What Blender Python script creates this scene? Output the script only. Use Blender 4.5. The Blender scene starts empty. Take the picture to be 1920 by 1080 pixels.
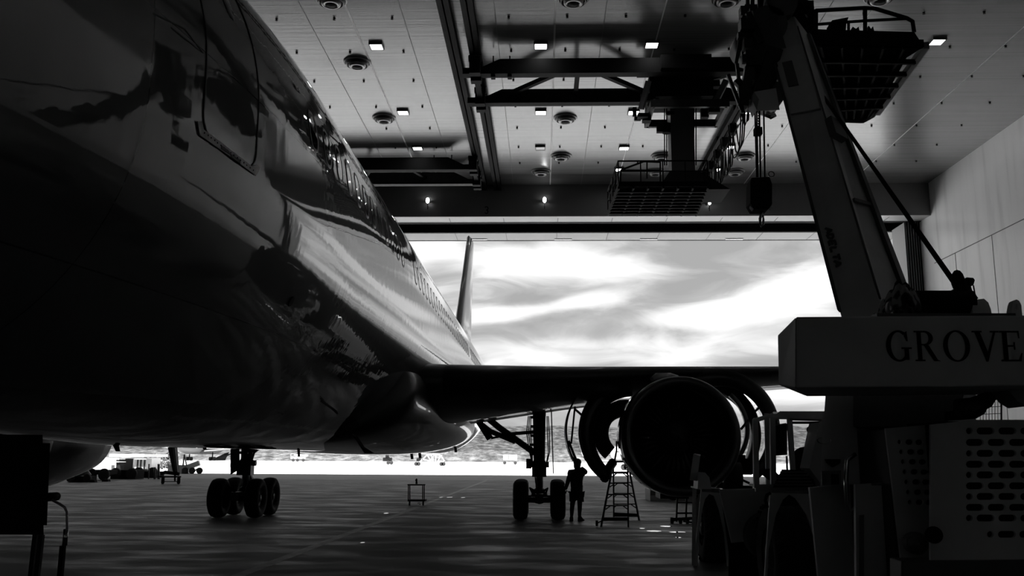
import bpy, bmesh, math, random
from mathutils import Vector, Matrix, Quaternion
R = math.radians
random.seed(7)
scene = bpy.context.scene
C = scene.collection

# ------------------------------------------------------------------ camera
FPX, CX, CY = 1750.0, 960.0, 540.0          # focal length and centre for a 1920x1080 frame
CAMZ = 1.85                                  # height of the lens above the hangar floor
_F = Vector((1017 - CX, CY - 857, -FPX)).normalized()      # the hangar axis (+Y) seen from the camera
_h = Vector((math.cos(R(0.30)), -math.sin(R(0.30)), 0))
_Z = (_h.cross(_F)).normalized()
if _Z.y < 0: _Z = -_Z
_X = _F.cross(_Z).normalized()
CAMROT = Matrix((_X, _F, _Z))                # rows: world axes in camera coordinates
cam_data = bpy.data.cameras.new('camera')
cam_data.sensor_width = 36.0
cam_data.lens = FPX / 1920 * 36.0
cam_data.clip_end = 3000
cam = bpy.data.objects.new('camera', cam_data)
cam.matrix_world = Matrix.Translation((0, 0, CAMZ)) @ CAMROT.to_4x4()
C.objects.link(cam)
scene.camera = cam

def ray(px, py):
    return CAMROT @ Vector((px - CX, CY - py, -FPX))
def P(px, py, Y):                            # point at distance Y down the hangar
    d = ray(px, py); k = Y / d.y
    return Vector((d.x * k, Y, CAMZ + d.z * k))
def PZ(px, py, Z):                           # point at height Z
    d = ray(px, py); k = (Z - CAMZ) / d.z
    return Vector((d.x * k, d.y * k, Z))

# ------------------------------------------------------------------ colour management, world, sun
scene.view_settings.view_transform = 'Standard'
scene.view_settings.look = 'None'
scene.view_settings.gamma = 1.0
scene.view_settings.exposure = 0.12
scene.view_settings.use_curve_mapping = False
scene.cycles.max_bounces = 8
scene.cycles.diffuse_bounces = 3
scene.cycles.glossy_bounces = 4
scene.cycles.sample_clamp_indirect = 6.0
scene.cycles.caustics_reflective = False
scene.cycles.caustics_refractive = False

SKY = 1.0
world = bpy.data.worlds.new('sky'); scene.world = world; world.use_nodes = True
nt = world.node_tree; N = nt.nodes; L = nt.links; N.clear()
def node(nt, typ, **kw):
    n = nt.nodes.new(typ)
    for k, v in kw.items(): setattr(n, k, v)
    return n
def mth(nt, op, a, b=None, c=None, clamp=False):
    n = nt.nodes.new('ShaderNodeMath'); n.operation = op; n.use_clamp = clamp
    for i, v in enumerate((a, b, c)):
        if v is None: continue
        if isinstance(v, (int, float)): n.inputs[i].default_value = v
        else: nt.links.new(v, n.inputs[i])
    return n.outputs[0]
def ramp(nt, fac, stops, interp='LINEAR'):
    n = nt.nodes.new('ShaderNodeValToRGB'); n.color_ramp.interpolation = interp
    e = n.color_ramp.elements
    while len(e) < len(stops): e.new(0.5)
    for el, (p, v) in zip(e, stops):
        el.position = p; el.color = (v, v, v, 1)
    nt.links.new(fac, n.inputs[0])
    return n.outputs[0]
tc = node(nt, 'ShaderNodeTexCoord')
sep = node(nt, 'ShaderNodeSeparateXYZ'); L.new(tc.outputs['Generated'], sep.inputs[0])
az = mth(nt, 'ARCTAN2', sep.outputs[0], sep.outputs[1])          # azimuth from the hangar axis
el = mth(nt, 'ARCSINE', sep.outputs[2])
comb = node(nt, 'ShaderNodeCombineXYZ')
L.new(mth(nt, 'MULTIPLY', az, 6.0), comb.inputs[0]); L.new(mth(nt, 'MULTIPLY', el, 22.0), comb.inputs[1])
nz = node(nt, 'ShaderNodeTexNoise'); nz.inputs['Scale'].default_value = 1.6; nz.inputs['Detail'].default_value = 9
nz.inputs['Roughness'].default_value = 0.52; nz.inputs['Distortion'].default_value = 0.9
L.new(comb.outputs[0], nz.inputs['Vector'])
nv = mth(nt, 'SUBTRACT', nz.outputs[0], 0.5)
val = None
def blob(px, py, sx, sy, tilt, amp):
    """a bank of cloud at the direction of (px, py), sizes in radians"""
    global val
    d = ray(px, py).normalized()
    a0 = math.atan2(d.x, d.y); e0 = math.asin(d.z)
    da = mth(nt, 'SUBTRACT', az, a0); de = mth(nt, 'SUBTRACT', el, e0)
    ct, st = math.cos(R(tilt)), math.sin(R(tilt))
    u = mth(nt, 'ADD', mth(nt, 'MULTIPLY', da, ct / sx), mth(nt, 'MULTIPLY', de, st / sx))
    v = mth(nt, 'ADD', mth(nt, 'MULTIPLY', da, -st / sy), mth(nt, 'MULTIPLY', de, ct / sy))
    q = mth(nt, 'ADD', mth(nt, 'MULTIPLY', u, u), mth(nt, 'MULTIPLY', v, v))
    g = mth(nt, 'MULTIPLY', mth(nt, 'EXPONENT', mth(nt, 'MULTIPLY', q, -1.0)), amp)
    val = g if val is None else mth(nt, 'ADD', val, g)
blob(1030, 494, .085, .016, 0, .75)
blob(940, 478, .06, .012, -4, .45)
blob(1150, 505, .05, .012, -6, .45)
blob(1100, 560, .05, .010, 8, .35)
blob(1450, 562, .10, .019, 12, .95)
blob(1300, 592, .06, .009, 3, .55)
blob(1540, 520, .05, .020, 20, .35)
blob(930, 590, .05, .009, 4, .75)
blob(1060, 572, .05, .006, 8, .5)
blob(1130, 650, .16, .010, 1, .40)
blob(1000, 672, .05, .008, -3, .55)
blob(1300, 668, .10, .008, 2, .5)
blob(1480, 640, .07, .008, -3, .25)
blob(925, 682, .015, .007, 0, .5)
blob(800, 465, .035, .014, 20, .7)
blob(1150, 740, .5, .015, 0, .6)
blob(1700, 640, .1, .05, 0, .5)
blob(300, 520, .3, .05, 5, .4)
blob(1100, 300, .5, .02, 0, .4)
tot = mth(nt, 'ADD', mth(nt, 'ADD', val, mth(nt, 'MULTIPLY', nv, 1.25)), 0.09)
cl = ramp(nt, tot, [(0.0, .40), (.20, .50), (.42, .76), (.70, 1.02)])
# the zenith is a deeper tone than the horizon haze
up = ramp(nt, el, [(0.0, 1.0), (0.3, 1.0), (0.7, .55), (1.0, .45)])
mm = mth(nt, 'MULTIPLY', cl, up)
bg = node(nt, 'ShaderNodeBackground'); bg.inputs['Strength'].default_value = SKY
L.new(mm, bg.inputs['Color'])
wo = node(nt, 'ShaderNodeOutputWorld'); L.new(bg.outputs[0], wo.inputs[0])

sun_d = bpy.data.lights.new('sun', 'SUN'); sun_d.energy = 20.0; sun_d.angle = R(0.6)
sun = bpy.data.objects.new('sun', sun_d); C.objects.link(sun)
sun.rotation_euler = Vector((0.25, 0.45, -1.0)).to_track_quat('-Z', 'Y').to_euler()
sun.location = (0, 60, 60)

# ------------------------------------------------------------------ materials
MATS = {}
def mat(name, v, rough=0.6, metal=0.0, var=0.0, vscale=1.0, bump=0.0, bscale=5.0, coat=0.0, stretch=(1, 1, 1), spec=0.5, emit=0.0):
    if name in MATS: return MATS[name]
    m = bpy.data.materials.new(name); m.use_nodes = True
    t = m.node_tree; b = t.nodes['Principled BSDF']
    b.inputs['Base Color'].default_value = (v, v, v, 1)
    b.inputs['Roughness'].default_value = rough
    b.inputs['Metallic'].default_value = metal
    b.inputs['Specular IOR Level'].default_value = spec
    b.inputs['Coat Weight'].default_value = coat
    b.inputs['Coat Roughness'].default_value = 0.03
    if emit:
        b.inputs['Emission Color'].default_value = (1, 1, 1, 1)
        b.inputs['Emission Strength'].default_value = emit
    tcn = t.nodes.new('ShaderNodeTexCoord'); mp = t.nodes.new('ShaderNodeMapping')
    mp.inputs['Scale'].default_value = stretch
    t.links.new(tcn.outputs['Object'], mp.inputs[0])
    if var:
        n = t.nodes.new('ShaderNodeTexNoise'); n.inputs['Scale'].default_value = vscale; n.inputs['Detail'].default_value = 6
        t.links.new(mp.outputs[0], n.inputs['Vector'])
        r = ramp(t, n.outputs[0], [(0.3, v * (1 - var)), (0.7, v * (1 + var))])
        t.links.new(r, b.inputs['Base Color'])
    if bump:
        n = t.nodes.new('ShaderNodeTexNoise'); n.inputs['Scale'].default_value = bscale; n.inputs['Detail'].default_value = 3
        t.links.new(mp.outputs[0], n.inputs['Vector'])
        bp = t.nodes.new('ShaderNodeBump'); bp.inputs['Strength'].default_value = 1.0; bp.inputs['Distance'].default_value = bump
        t.links.new(n.outputs[0], bp.inputs['Height']); t.links.new(bp.outputs[0], b.inputs['Normal'])
    MATS[name] = m
    return m

# ------------------------------------------------------------------ mesh builder
class MB:
    def __init__(self): self.v = []; self.f = []; self.sm = []
    def add(self, vs, fs, smooth=False):
        o = len(self.v); self.v += [tuple(p) for p in vs]
        for f in fs: self.f.append([i + o for i in f]); self.sm.append(smooth)
        return self
    def box(self, lo, hi, M=None):
        x0, y0, z0 = lo; x1, y1, z1 = hi
        vs = [Vector(p) for p in ((x0,y0,z0),(x1,y0,z0),(x1,y1,z0),(x0,y1,z0),(x0,y0,z1),(x1,y0,z1),(x1,y1,z1),(x0,y1,z1))]
        if M is not None: vs = [M @ p for p in vs]
        return self.add(vs, [(0,3,2,1),(4,5,6,7),(0,1,5,4),(1,2,6,5),(2,3,7,6),(3,0,4,7)])
    def hexa(self, a, b):
        """a, b: two quads (4 points each) lofted into a solid"""
        return self.add(list(a) + list(b), [(0,3,2,1),(4,5,6,7),(0,1,5,4),(1,2,6,5),(2,3,7,6),(3,0,4,7)])
    def bar(self, p, q, w, h=None, up=(0, 0, 1)):
        p, q = Vector(p), Vector(q); h = w if h is None else h
        d = (q - p).normalized(); u = Vector(up)
        if abs(d.dot(u)) > .98: u = Vector((0, 1, 0))
        s = d.cross(u).normalized(); t = s.cross(d)
        a = [p + s*w/2*i + t*h/2*j for i, j in ((-1,-1),(1,-1),(1,1),(-1,1))]
        b = [x + (q - p) for x in a]
        return self.hexa(a, b)
    def tube(self, pts, r, n=8, caps=True, rs=None):
        pts = [Vector(p) for p in pts]; rings = []
        prev = None
        for i, p in enumerate(pts):
            d = (pts[min(i+1, len(pts)-1)] - pts[max(i-1, 0)]).normalized()
            if prev is None:
                u = Vector((0,0,1)) if abs(d.z) < .9 else Vector((1,0,0))
                s = d.cross(u).normalized()
            else:
                s = (prev - d * prev.dot(d))
                s = s.normalized() if s.length > 1e-6 else d.orthogonal().normalized()
            prev = s; t = d.cross(s); rr = r if rs is None else rs[i]
            rings.append([p + (s*math.cos(a) + t*math.sin(a))*rr for a in (2*math.pi*k/n for k in range(n))])
        return self.loft(rings, caps)
    def cyl(self, p, q, r, n=16, r2=None):
        return self.tube([p, q], r, n, True, [r, r if r2 is None else r2])
    def loft(self, rings, caps=True, closed=True, smooth=True):
        n = len(rings[0]); vs = [p for r in rings for p in r]; fs = []
        for i in range(len(rings) - 1):
            for k in range(n if closed else n - 1):
                k2 = (k + 1) % n
                fs.append((i*n+k, i*n+k2, (i+1)*n+k2, (i+1)*n+k))
        self.add(vs, fs, smooth)
        if caps and closed:
            o = len(self.v) - len(vs)
            self.f.append([o + k for k in range(n)][::-1]); self.sm.append(False)
            self.f.append([o + (len(rings)-1)*n + k for k in range(n)]); self.sm.append(False)
        return self
    def lathe(self, prof, M, n=32, a0=0, a1=2*math.pi, smooth=True):
        """prof: (r, h) pairs about local z, placed by matrix M"""
        full = abs(a1 - a0 - 2*math.pi) < 1e-4; m = n if full else n + 1
        rings = []
        for r, h in prof:
            rings.append([M @ Vector((r*math.cos(a0+(a1-a0)*k/n), r*math.sin(a0+(a1-a0)*k/n), h)) for k in range(m)])
        return self.loft(rings, False, full, smooth)
    def prism(self, poly, dirv):
        """poly: 3-D points of a flat outline, extruded by dirv"""
        n = len(poly); a = [Vector(p) for p in poly]; d = Vector(dirv); b = [p + d for p in a]
        fs = [list(range(n))[::-1], [n + i for i in range(n)]] + [(i, (i+1)%n, n+(i+1)%n, n+i) for i in range(n)]
        return self.add(a + b, fs)
    def ball(self, c, r, n=12, sc=(1, 1, 1)):
        c = Vector(c); rings = []
        for i in range(n//2 + 1):
            th = math.pi * i / (n//2); rr = max(math.sin(th), 1e-3)
            rings.append([c + Vector((r*sc[0]*rr*math.cos(2*math.pi*k/n), r*sc[1]*rr*math.sin(2*math.pi*k/n), r*sc[2]*math.cos(th))) for k in range(n)])
        return self.loft(rings, True)
    def build(self, name, material, parent=None, bevel=0.0, label=None):
        me = bpy.data.meshes.new(name); me.from_pydata(self.v, [], self.f)
        me.polygons.foreach_set('use_smooth', self.sm); me.update()
        bm = bmesh.new(); bm.from_mesh(me)
        bmesh.ops.recalc_face_normals(bm, faces=bm.faces[:]); bm.to_mesh(me); bm.free()
        o = bpy.data.objects.new(name, me); C.objects.link(o)
        if material: me.materials.append(material)
        if parent is not None:
            o.parent = parent
            o.matrix_parent_inverse = world_of(parent).inverted()
        if bevel:
            b = o.modifiers.new('bevel', 'BEVEL'); b.width = bevel; b.segments = 2; b.limit_method = 'ANGLE'
        if label: o['label'] = label
        return o
def world_of(o):
    m = o.matrix_basis.copy()
    while o.parent is not None:
        m = o.parent.matrix_basis @ o.matrix_parent_inverse @ m if False else (o.parent.matrix_basis @ o.matrix_parent_inverse) @ m
        o = o.parent
    return m
def tag(o, label=None, cat=None, group=None, kind=None):
    if label: o['label'] = label
    if cat: o['category'] = cat
    if group: o['group'] = group
    if kind: o['kind'] = kind
    return o
def thing(name, loc, label, cat, group=None):
    o = bpy.data.objects.new(name, None); C.objects.link(o); o.location = loc
    o.empty_display_size = .3
    return tag(o, label, cat, group)
def part_empty(name, loc, parent):
    o = bpy.data.objects.new(name, None); C.objects.link(o); o.location = loc
    o.parent = parent; o.matrix_parent_inverse = world_of(parent).inverted(); o.empty_display_size = .2
    return o
def struct(name, mb, m, **k):
    o = mb.build(name, m, **k); o['kind'] = 'structure'; return o
def copy_tree(o, parent=None, offset=None):
    c = o.copy(); C.objects.link(c)
    if parent is not None: c.parent = parent
    if offset is not None: c.location = Vector(c.location) + Vector(offset)
    for ch in [x for x in C.objects if x.parent == o]: copy_tree(ch, c)
    return c
def Mrot(loc, axis_z, x_hint=(0, 0, 1)):
    """matrix whose local z points along axis_z"""
    z = Vector(axis_z).normalized(); x = Vector(x_hint); x = (x - z * x.dot(z))
    if x.length < 1e-4: x = z.orthogonal()
    x.normalize(); y = z.cross(x)
    return Matrix.Translation(loc) @ Matrix((x, y, z)).transposed().to_4x4()

# ------------------------------------------------------------------ the hangar
CEIL = 24.45; YB = 75.9; ZB = 21.7; YBEAM = 77.9; ZBEAM = 21.7; YS = 81.8; YD = 85.0; XW = 32.1; XL = -60.0; YBACK = -40.0

# floor: dark sealed concrete inside, pale apron outside
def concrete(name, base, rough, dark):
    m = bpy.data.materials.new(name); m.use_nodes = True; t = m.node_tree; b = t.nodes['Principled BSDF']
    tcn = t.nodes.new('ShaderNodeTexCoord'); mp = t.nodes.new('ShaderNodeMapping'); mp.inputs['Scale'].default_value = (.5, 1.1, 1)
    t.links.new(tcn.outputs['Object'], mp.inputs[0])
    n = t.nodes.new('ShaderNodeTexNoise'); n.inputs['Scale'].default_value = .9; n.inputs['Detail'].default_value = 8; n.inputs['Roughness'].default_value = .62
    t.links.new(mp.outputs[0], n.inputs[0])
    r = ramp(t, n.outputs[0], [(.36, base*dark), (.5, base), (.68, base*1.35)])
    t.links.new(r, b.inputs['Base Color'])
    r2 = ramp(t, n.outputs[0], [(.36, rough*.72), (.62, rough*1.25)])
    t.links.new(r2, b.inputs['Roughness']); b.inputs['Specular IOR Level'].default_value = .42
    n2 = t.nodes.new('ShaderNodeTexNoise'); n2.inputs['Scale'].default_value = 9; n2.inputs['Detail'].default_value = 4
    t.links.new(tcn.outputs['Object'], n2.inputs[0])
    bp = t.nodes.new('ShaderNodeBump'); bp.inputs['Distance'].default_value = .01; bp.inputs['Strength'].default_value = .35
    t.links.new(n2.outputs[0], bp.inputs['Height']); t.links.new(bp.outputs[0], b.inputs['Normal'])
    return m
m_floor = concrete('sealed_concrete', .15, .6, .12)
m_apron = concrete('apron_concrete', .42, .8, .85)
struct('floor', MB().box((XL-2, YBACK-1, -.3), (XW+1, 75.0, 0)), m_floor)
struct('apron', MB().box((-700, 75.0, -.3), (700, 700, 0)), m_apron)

def ceiling_mat():
    m = bpy.data.materials.new('ribbed_ceiling_panel'); m.use_nodes = True; t = m.node_tree; b = t.nodes['Principled BSDF']
    b.inputs['Roughness'].default_value = .23; b.inputs['Specular IOR Level'].default_value = .42
    tcn = t.nodes.new('ShaderNodeTexCoord'); sp = t.nodes.new('ShaderNodeSeparateXYZ'); t.links.new(tcn.outputs['Object'], sp.inputs[0])
    x, y = sp.outputs[0], sp.outputs[1]
    # ribs run across the hangar, each about 0.3 m, unevenly soiled along x
    cb = t.nodes.new('ShaderNodeCombineXYZ'); t.links.new(mth(t, 'MULTIPLY', x, .10), cb.inputs[0]); t.links.new(mth(t, 'MULTIPLY', y, 3.4), cb.inputs[1])
    n = t.nodes.new('ShaderNodeTexNoise'); n.inputs['Scale'].default_value = 1; n.inputs['Detail'].default_value = 4; t.links.new(cb.outputs[0], n.inputs[0])
    f = mth(t, 'FRACT', mth(t, 'MULTIPLY', y, 3.3))
    rib = mth(t, 'LESS_THAN', f, .16)
    n2 = t.nodes.new('ShaderNodeTexNoise'); n2.inputs['Scale'].default_value = .05; n2.inputs['Detail'].default_value = 3; t.links.new(tcn.outputs['Object'], n2.inputs[0])
    base = ramp(t, n.outputs[0], [(.25, .17), (.42, .27), (.62, .31), (.8, .34)])
    v = mth(t, 'MULTIPLY', base, mth(t, 'SUBTRACT', 1.0, mth(t, 'MULTIPLY', rib, .16)))
    v = mth(t, 'MULTIPLY', v, ramp(t, n2.outputs[0], [(.3, .86), (.7, 1.0)]))
    # base colour darkened in soft ovals around some air diffusers
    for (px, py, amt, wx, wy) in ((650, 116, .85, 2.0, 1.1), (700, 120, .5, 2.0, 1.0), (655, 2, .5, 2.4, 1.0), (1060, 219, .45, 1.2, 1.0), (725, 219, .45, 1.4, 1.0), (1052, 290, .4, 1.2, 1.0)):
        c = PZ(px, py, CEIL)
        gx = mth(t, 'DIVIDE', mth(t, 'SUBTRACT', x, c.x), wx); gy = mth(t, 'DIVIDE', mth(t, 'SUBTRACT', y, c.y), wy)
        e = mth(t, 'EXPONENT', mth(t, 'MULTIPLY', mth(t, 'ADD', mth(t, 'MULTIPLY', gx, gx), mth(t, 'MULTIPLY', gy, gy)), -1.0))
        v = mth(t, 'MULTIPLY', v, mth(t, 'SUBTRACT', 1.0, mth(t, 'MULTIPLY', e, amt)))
    t.links.new(v, b.inputs['Base Color'])
    bp = t.nodes.new('ShaderNodeBump'); bp.inputs['Distance'].default_value = .012; bp.inputs['Strength'].default_value = .5
    t.links.new(n.outputs[0], bp.inputs['Height']); t.links.new(bp.outputs[0], b.inputs['Normal'])
    return m
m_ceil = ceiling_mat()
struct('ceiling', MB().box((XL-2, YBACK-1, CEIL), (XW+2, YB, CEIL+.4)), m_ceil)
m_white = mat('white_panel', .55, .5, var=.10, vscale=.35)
m_soffit = mat('soffit_panel', .24, .5, var=.05, vscale=.3)
m_dsteel = mat('dark_painted_steel', .035, .6, var=.3, vscale=2, spec=.25)
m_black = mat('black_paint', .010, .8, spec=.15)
m_seam = mat('joint_seal', .85, .5)
m_seamd = mat('panel_joint', .12, .7)

# header over the door opening: inner bulkhead, soffit, door track beam, outer soffit, outer wall
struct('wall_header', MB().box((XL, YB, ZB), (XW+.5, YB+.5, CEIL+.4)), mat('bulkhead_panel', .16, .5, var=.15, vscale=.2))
struct('ceiling_soffit', MB().box((XL, YB+.5, ZB), (XW+.5, YBEAM, ZB+.5)).box((XL, YB+.02, ZB-.02), (XW, YB+.5, ZB)), mat('pale_soffit_panel', .42, .5, var=.05, vscale=.3))
struct('trim_1', MB().box((XL, YBEAM-.04, ZB-.02), (XW+.5, YBEAM+.3, ZB+1.4)).box((XL, YBEAM+.3, ZB+1.0), (XW+.5, YS, ZB+1.4)).box((XL, YS-.3, ZB-.02), (XW+.5, YS+.05, ZB+1.4)).box((XL, YBEAM+1.7, ZB+.3), (XW+.5, YBEAM+1.8, ZB+1.1)), m_black)
struct('ceiling_outer_soffit', MB().box((XL-2, YS+.05, ZB), (XW+2, YD, ZB+.35)), m_soffit)
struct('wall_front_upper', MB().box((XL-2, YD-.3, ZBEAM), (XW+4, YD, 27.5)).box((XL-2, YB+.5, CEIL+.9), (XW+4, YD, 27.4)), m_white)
# joints between soffit panels
g = MB()
for i in range(-12, 8):
    x = i*4.6 + 1.3
    g.box((x, YS+.1, ZB-.012), (x+.05, YD-.3, ZB)); g.box((x, YB+.55, ZB-.012), (x+.05, YBEAM-.05, ZB))
struct('trim_2', g, m_seamd)

# right wall of tall pale panels with a horizontal joint and rust-stained verticals
def wall_mat():
    m = bpy.data.materials.new('stained_wall_panel'); m.use_nodes = True; t = m.node_tree; b = t.nodes['Principled BSDF']
    b.inputs['Roughness'].default_value = .24
    tcn = t.nodes.new('ShaderNodeTexCoord'); mp = t.nodes.new('ShaderNodeMapping'); mp.inputs['Scale'].default_value = (1, .9, .09)
    t.links.new(tcn.outputs['Object'], mp.inputs[0])
    n = t.nodes.new('ShaderNodeTexNoise'); n.inputs['Scale'].default_value = 1; n.inputs['Detail'].default_value = 5; t.links.new(mp.outputs[0], n.inputs[0])
    t.links.new(ramp(t, n.outputs[0], [(.28, .66), (.45, .82), (.7, .86)]), b.inputs['Base Color'])
    return m
struct('wall_right', MB().box((XW, YBACK, 0), (XW+.4, YD, CEIL+.4)), wall_mat())
g = MB()
g.box((XW-.02, YBACK, 17.6), (XW, YB, 17.66))
for y in range(-36, 74, 6): g.box((XW-.02, y, .1), (XW, y+.04, 17.6))
struct('trim_3', g, m_seamd)
struct('wall_left', MB().box((XL-.4, YBACK, 0), (XL, YD, CEIL+.4)), m_white)
struct('wall_back', MB().box((XL, YBACK-.4, 0), (XW, YBACK, CEIL+.4)), mat('back_wall_panel', .60, .6))

# folding door leaves stacked against the right jamb
def leaf(i):
    x = XW - 1.22 + i*.2
    t = thing('hangar_door_leaf', (x, YBEAM+2.6, 0), None, 'door leaf', 'folded door leaves at the right jamb')
    g = MB().box((x, YBEAM+.45, .02), (x+.1, YBEAM+3.4, ZBEAM+.02)); g.build('panel', mat('door_leaf_panel', .42, .5), t)
    MB().box((x-.035, YBEAM+.35, .02), (x+.02, YBEAM+.5, ZBEAM+.02)).build('edge_seal', m_black, t)
    return t
for i in range(6):
    t = leaf(i)
    t['label'] = 'tall pale folded door leaf beside the right wall, ' + ['outermost towards the opening', 'second from the opening', 'third from the opening', 'third from the wall', 'second from the wall', 'nearest the wall'][i]
struct('trim_4', MB().box((XW-.09, YBEAM+.4, 0), (XW+.02, YBEAM+3.4, ZBEAM+.05)), m_black)

# ceiling joints running down the hangar
gl = MB(); gd = MB()
def joint(mb, X, y0, y1, w, zz=.012): mb.box((X-w/2, y0, CEIL-zz), (X+w/2, y1, CEIL))
for px in (1041, 1738):
    pass
XJ = {}
def ceilX(px, py): p = PZ(px, py, CEIL); return p.x
for (px, py, w, mb) in ((652, 20, .10, gl), (1041, 20, .10, gl), (1675, 269, .07, gl), (1450, 270, .05, gl), (590, 60, .035, gd), (765, 60, .035, gd), (932, 60, .03, gd), (845, 60, .06, gl), (1185, 240, .07, gl), (1130, 60, .03, gd), (1500, 100, .03, gd)):
    X = ceilX(px, py)
    joint(mb, X, YBACK, YB, w)
struct('trim_5', gl, m_seam); struct('trim_6', gd, mat('ceiling_joint', .3, .7))

# sprinkler heads on a regular grid
ys = [PZ(960, y, CEIL).y for y in (31, 94, 149, 198, 239, 275, 305)]
x0 = PZ(756, 94, CEIL).x; x1 = PZ(655, 94, CEIL).x; dx = x0 - x1
ORD = ['nearest', 'second', 'third', 'fourth', 'fifth', 'sixth', 'seventh', 'eighth', 'ninth', 'tenth', 'eleventh']
RAILS = (ceilX(833, 3), ceilX(877, 3), PZ(1393, 190, CEIL).x - .2)
def pix(p):
    d = CAMROT.transposed() @ (Vector(p) - Vector((0, 0, CAMZ))); return CX + FPX*d.x/-d.z, CY - FPX*d.y/-d.z
proto = None
rows_y = [2*ys[0] - ys[1]] + ys
for ri, Y in enumerate(rows_y):
    lefts = []; rights = []
    for k in range(-8, 15):
        X = x0 + k*dx; px, py = pix((X, Y, CEIL))
        if X > XW - 1 or not (-10 < px < 1930) or py < -8 or px < 470 + max(0, py)*.72: continue
        if any(abs(X - r) < .6 for r in RAILS): continue
        (lefts if X < RAILS[0] else rights).append(X)
    lefts.sort(reverse=True); rights.sort()
    for side, xs in (('left', lefts), ('right', rights)):
        for n_, X in enumerate(xs):
            if proto is None:
                g = MB().cyl((X, Y, CEIL), (X, Y, CEIL-.03), .07, 10).cyl((X, Y, CEIL-.03), (X, Y, CEIL-.09), .04, 8).cyl((X, Y, CEIL-.09), (X, Y, CEIL-.10), .075, 10)
                o = proto = g.build('sprinkler_head', m_black); base = (X, Y)
            else:
                o = proto.copy(); C.objects.link(o); o.location = (X - base[0], Y - base[1], 0)
            tag(o, 'sprinkler head, %s row from the door header, %s to the %s of the twin rails' % (ORD[len(rows_y)-1-ri], ORD[n_], side), 'sprinkler', 'sprinkler heads on the ceiling grid')

# round ceiling diffusers
def diffuser(px, py, label, r=.80):
    c = PZ(px, py, CEIL - .1); x, y = c.x, c.y
    t = thing('ceiling_diffuser', (x, y, CEIL), label, 'air diffuser', 'round air diffusers on the ceiling')
    M = Matrix.Translation((x, y, CEIL)) @ Matrix.Rotation(math.pi, 4, 'X')
    MB().lathe([(r, 0), (r, .06), (r*.93, .10), (r*.88, .09), (r*.88, 0)], M, 36).build('rim', mat('diffuser_rim', .30, .4), t)
    MB().lathe([(r*.87, .0), (r*.80, .22), (r*.76, .24), (r*.72, .02)], M, 36).build('outer_cone', mat('diffuser_dark', .05, .4), t)
    MB().lathe([(r*.70, .02), (r*.60, .30), (r*.55, .33), (r*.40, .34), (r*.36, .10)], M, 36).build('inner_cone', mat('diffuser_inner', .35, .3), t)
    MB().lathe([(r*.35, .05), (r*.30, .36), (0.01, .38)], M, 24).build('hub', m_black, t)
for a in ((621, 2, 'round dark ceiling diffuser at the top edge beside the fuselage, nearest the viewer'),
          (670, 119, 'round dark ceiling diffuser with darker ceiling on both sides, left of the twin rails'),
          (720, 223, 'round dark ceiling diffuser left of the twin rails, just before the far bridge'),
          (800, 323, 'round ceiling diffuser partly hidden behind the far left bridge girder'),
          (1075, 0, 'round dark ceiling diffuser cut by the top edge right of the twin rails'),
          (1060, 223, 'round dark ceiling diffuser just beyond the near bridge girders'),
          (1052, 294, 'round ceiling diffuser right of the rails, second from the door header'),
          (1014, 323, 'round ceiling diffuser right of the rails, nearest the door header'),
          (1240, 294, 'round ceiling diffuser half hidden behind the telescopic mast'),
          (1229, 323, 'round ceiling diffuser seen through the railing of the hanging platform'),
          (1396, 294, 'round ceiling diffuser between hook cables and festoon loops'),
          (1378, 323, 'round ceiling diffuser left of the hook cables, nearest the door header'),
          (1650, -4, 'round ceiling diffuser cut by the top edge above the near platform rail'),
          (1362, 0, 'round ceiling diffuser in the dark at the top edge left of the boom head')):
    diffuser(*a)

# recessed ceiling lamps
m_lamp = mat('lit_lamp', 1.0, .5, emit=14.0)
m_lampdim = mat('dim_lamp', .5, .5, emit=.25)
m_frame = mat('lamp_frame', .10, .5)
def lamp(px, py, label, lit=True):
    c = PZ(px, py, CEIL - .05); x, y = c.x, c.y
    t = thing('ceiling_lamp', (x, y, CEIL), label, 'lamp', 'recessed square lamps on the ceiling')
    g = MB(); w = .32; h = .34; e = .06; z0, z1 = CEIL-.14, CEIL
    g.box((x-w-e, y-h-e, z0), (x-w, y+h+e, z1)).box((x+w, y-h-e, z0), (x+w+e, y+h+e, z1)).box((x-w, y-h-e, z0), (x+w, y-h, z1)).box((x-w, y+h, z0), (x+w, y+h+e, z1))
    g.build('frame', m_frame, t)
    MB().box((x-w+.001, y-h+.001, z0+.03), (x+w-.001, y+h-.001, z1-.02)).build('diffuser_panel', m_lamp if lit else m_lampdim, t)
for a in ((706, 86, 'lit square ceiling lamp beside the fuselage, nearest the viewer left of the twin rails'),
          (756, 210, 'lit square ceiling lamp left of the twin rails, level with a round diffuser'),
          (783, 277, 'lit square ceiling lamp just above the far left bridge girder'),
          (1014, 85, 'lit square ceiling lamp above the left part of the near bridge girder'),
          (1222, 83, 'lit square ceiling lamp above the middle of the near bridge girder'),
          (1014, 210, 'lit square ceiling lamp just below the near bridge girders, right of the twin rails'),
          (1188, 210, 'lit square ceiling lamp left of the trolley frame'),
          (1013, 277, 'unlit square ceiling lamp left of a round diffuser', False),
          (1170, 277, 'lit square ceiling lamp left of the telescopic mast'),
          (1160, 317, 'lit small ceiling lamp at the left railing of the hanging platform'),
          (1368, 275, 'lit square ceiling lamp behind the festoon loops'),
          (1342, 317, 'lit square ceiling lamp below the festoon loops, nearest the header'),
          (1408, 208, 'lit square ceiling lamp left of the boom under the boom head'),
          (1757, 77, 'lit square ceiling lamp right of the near work platform')):
    lamp(*a)
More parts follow.
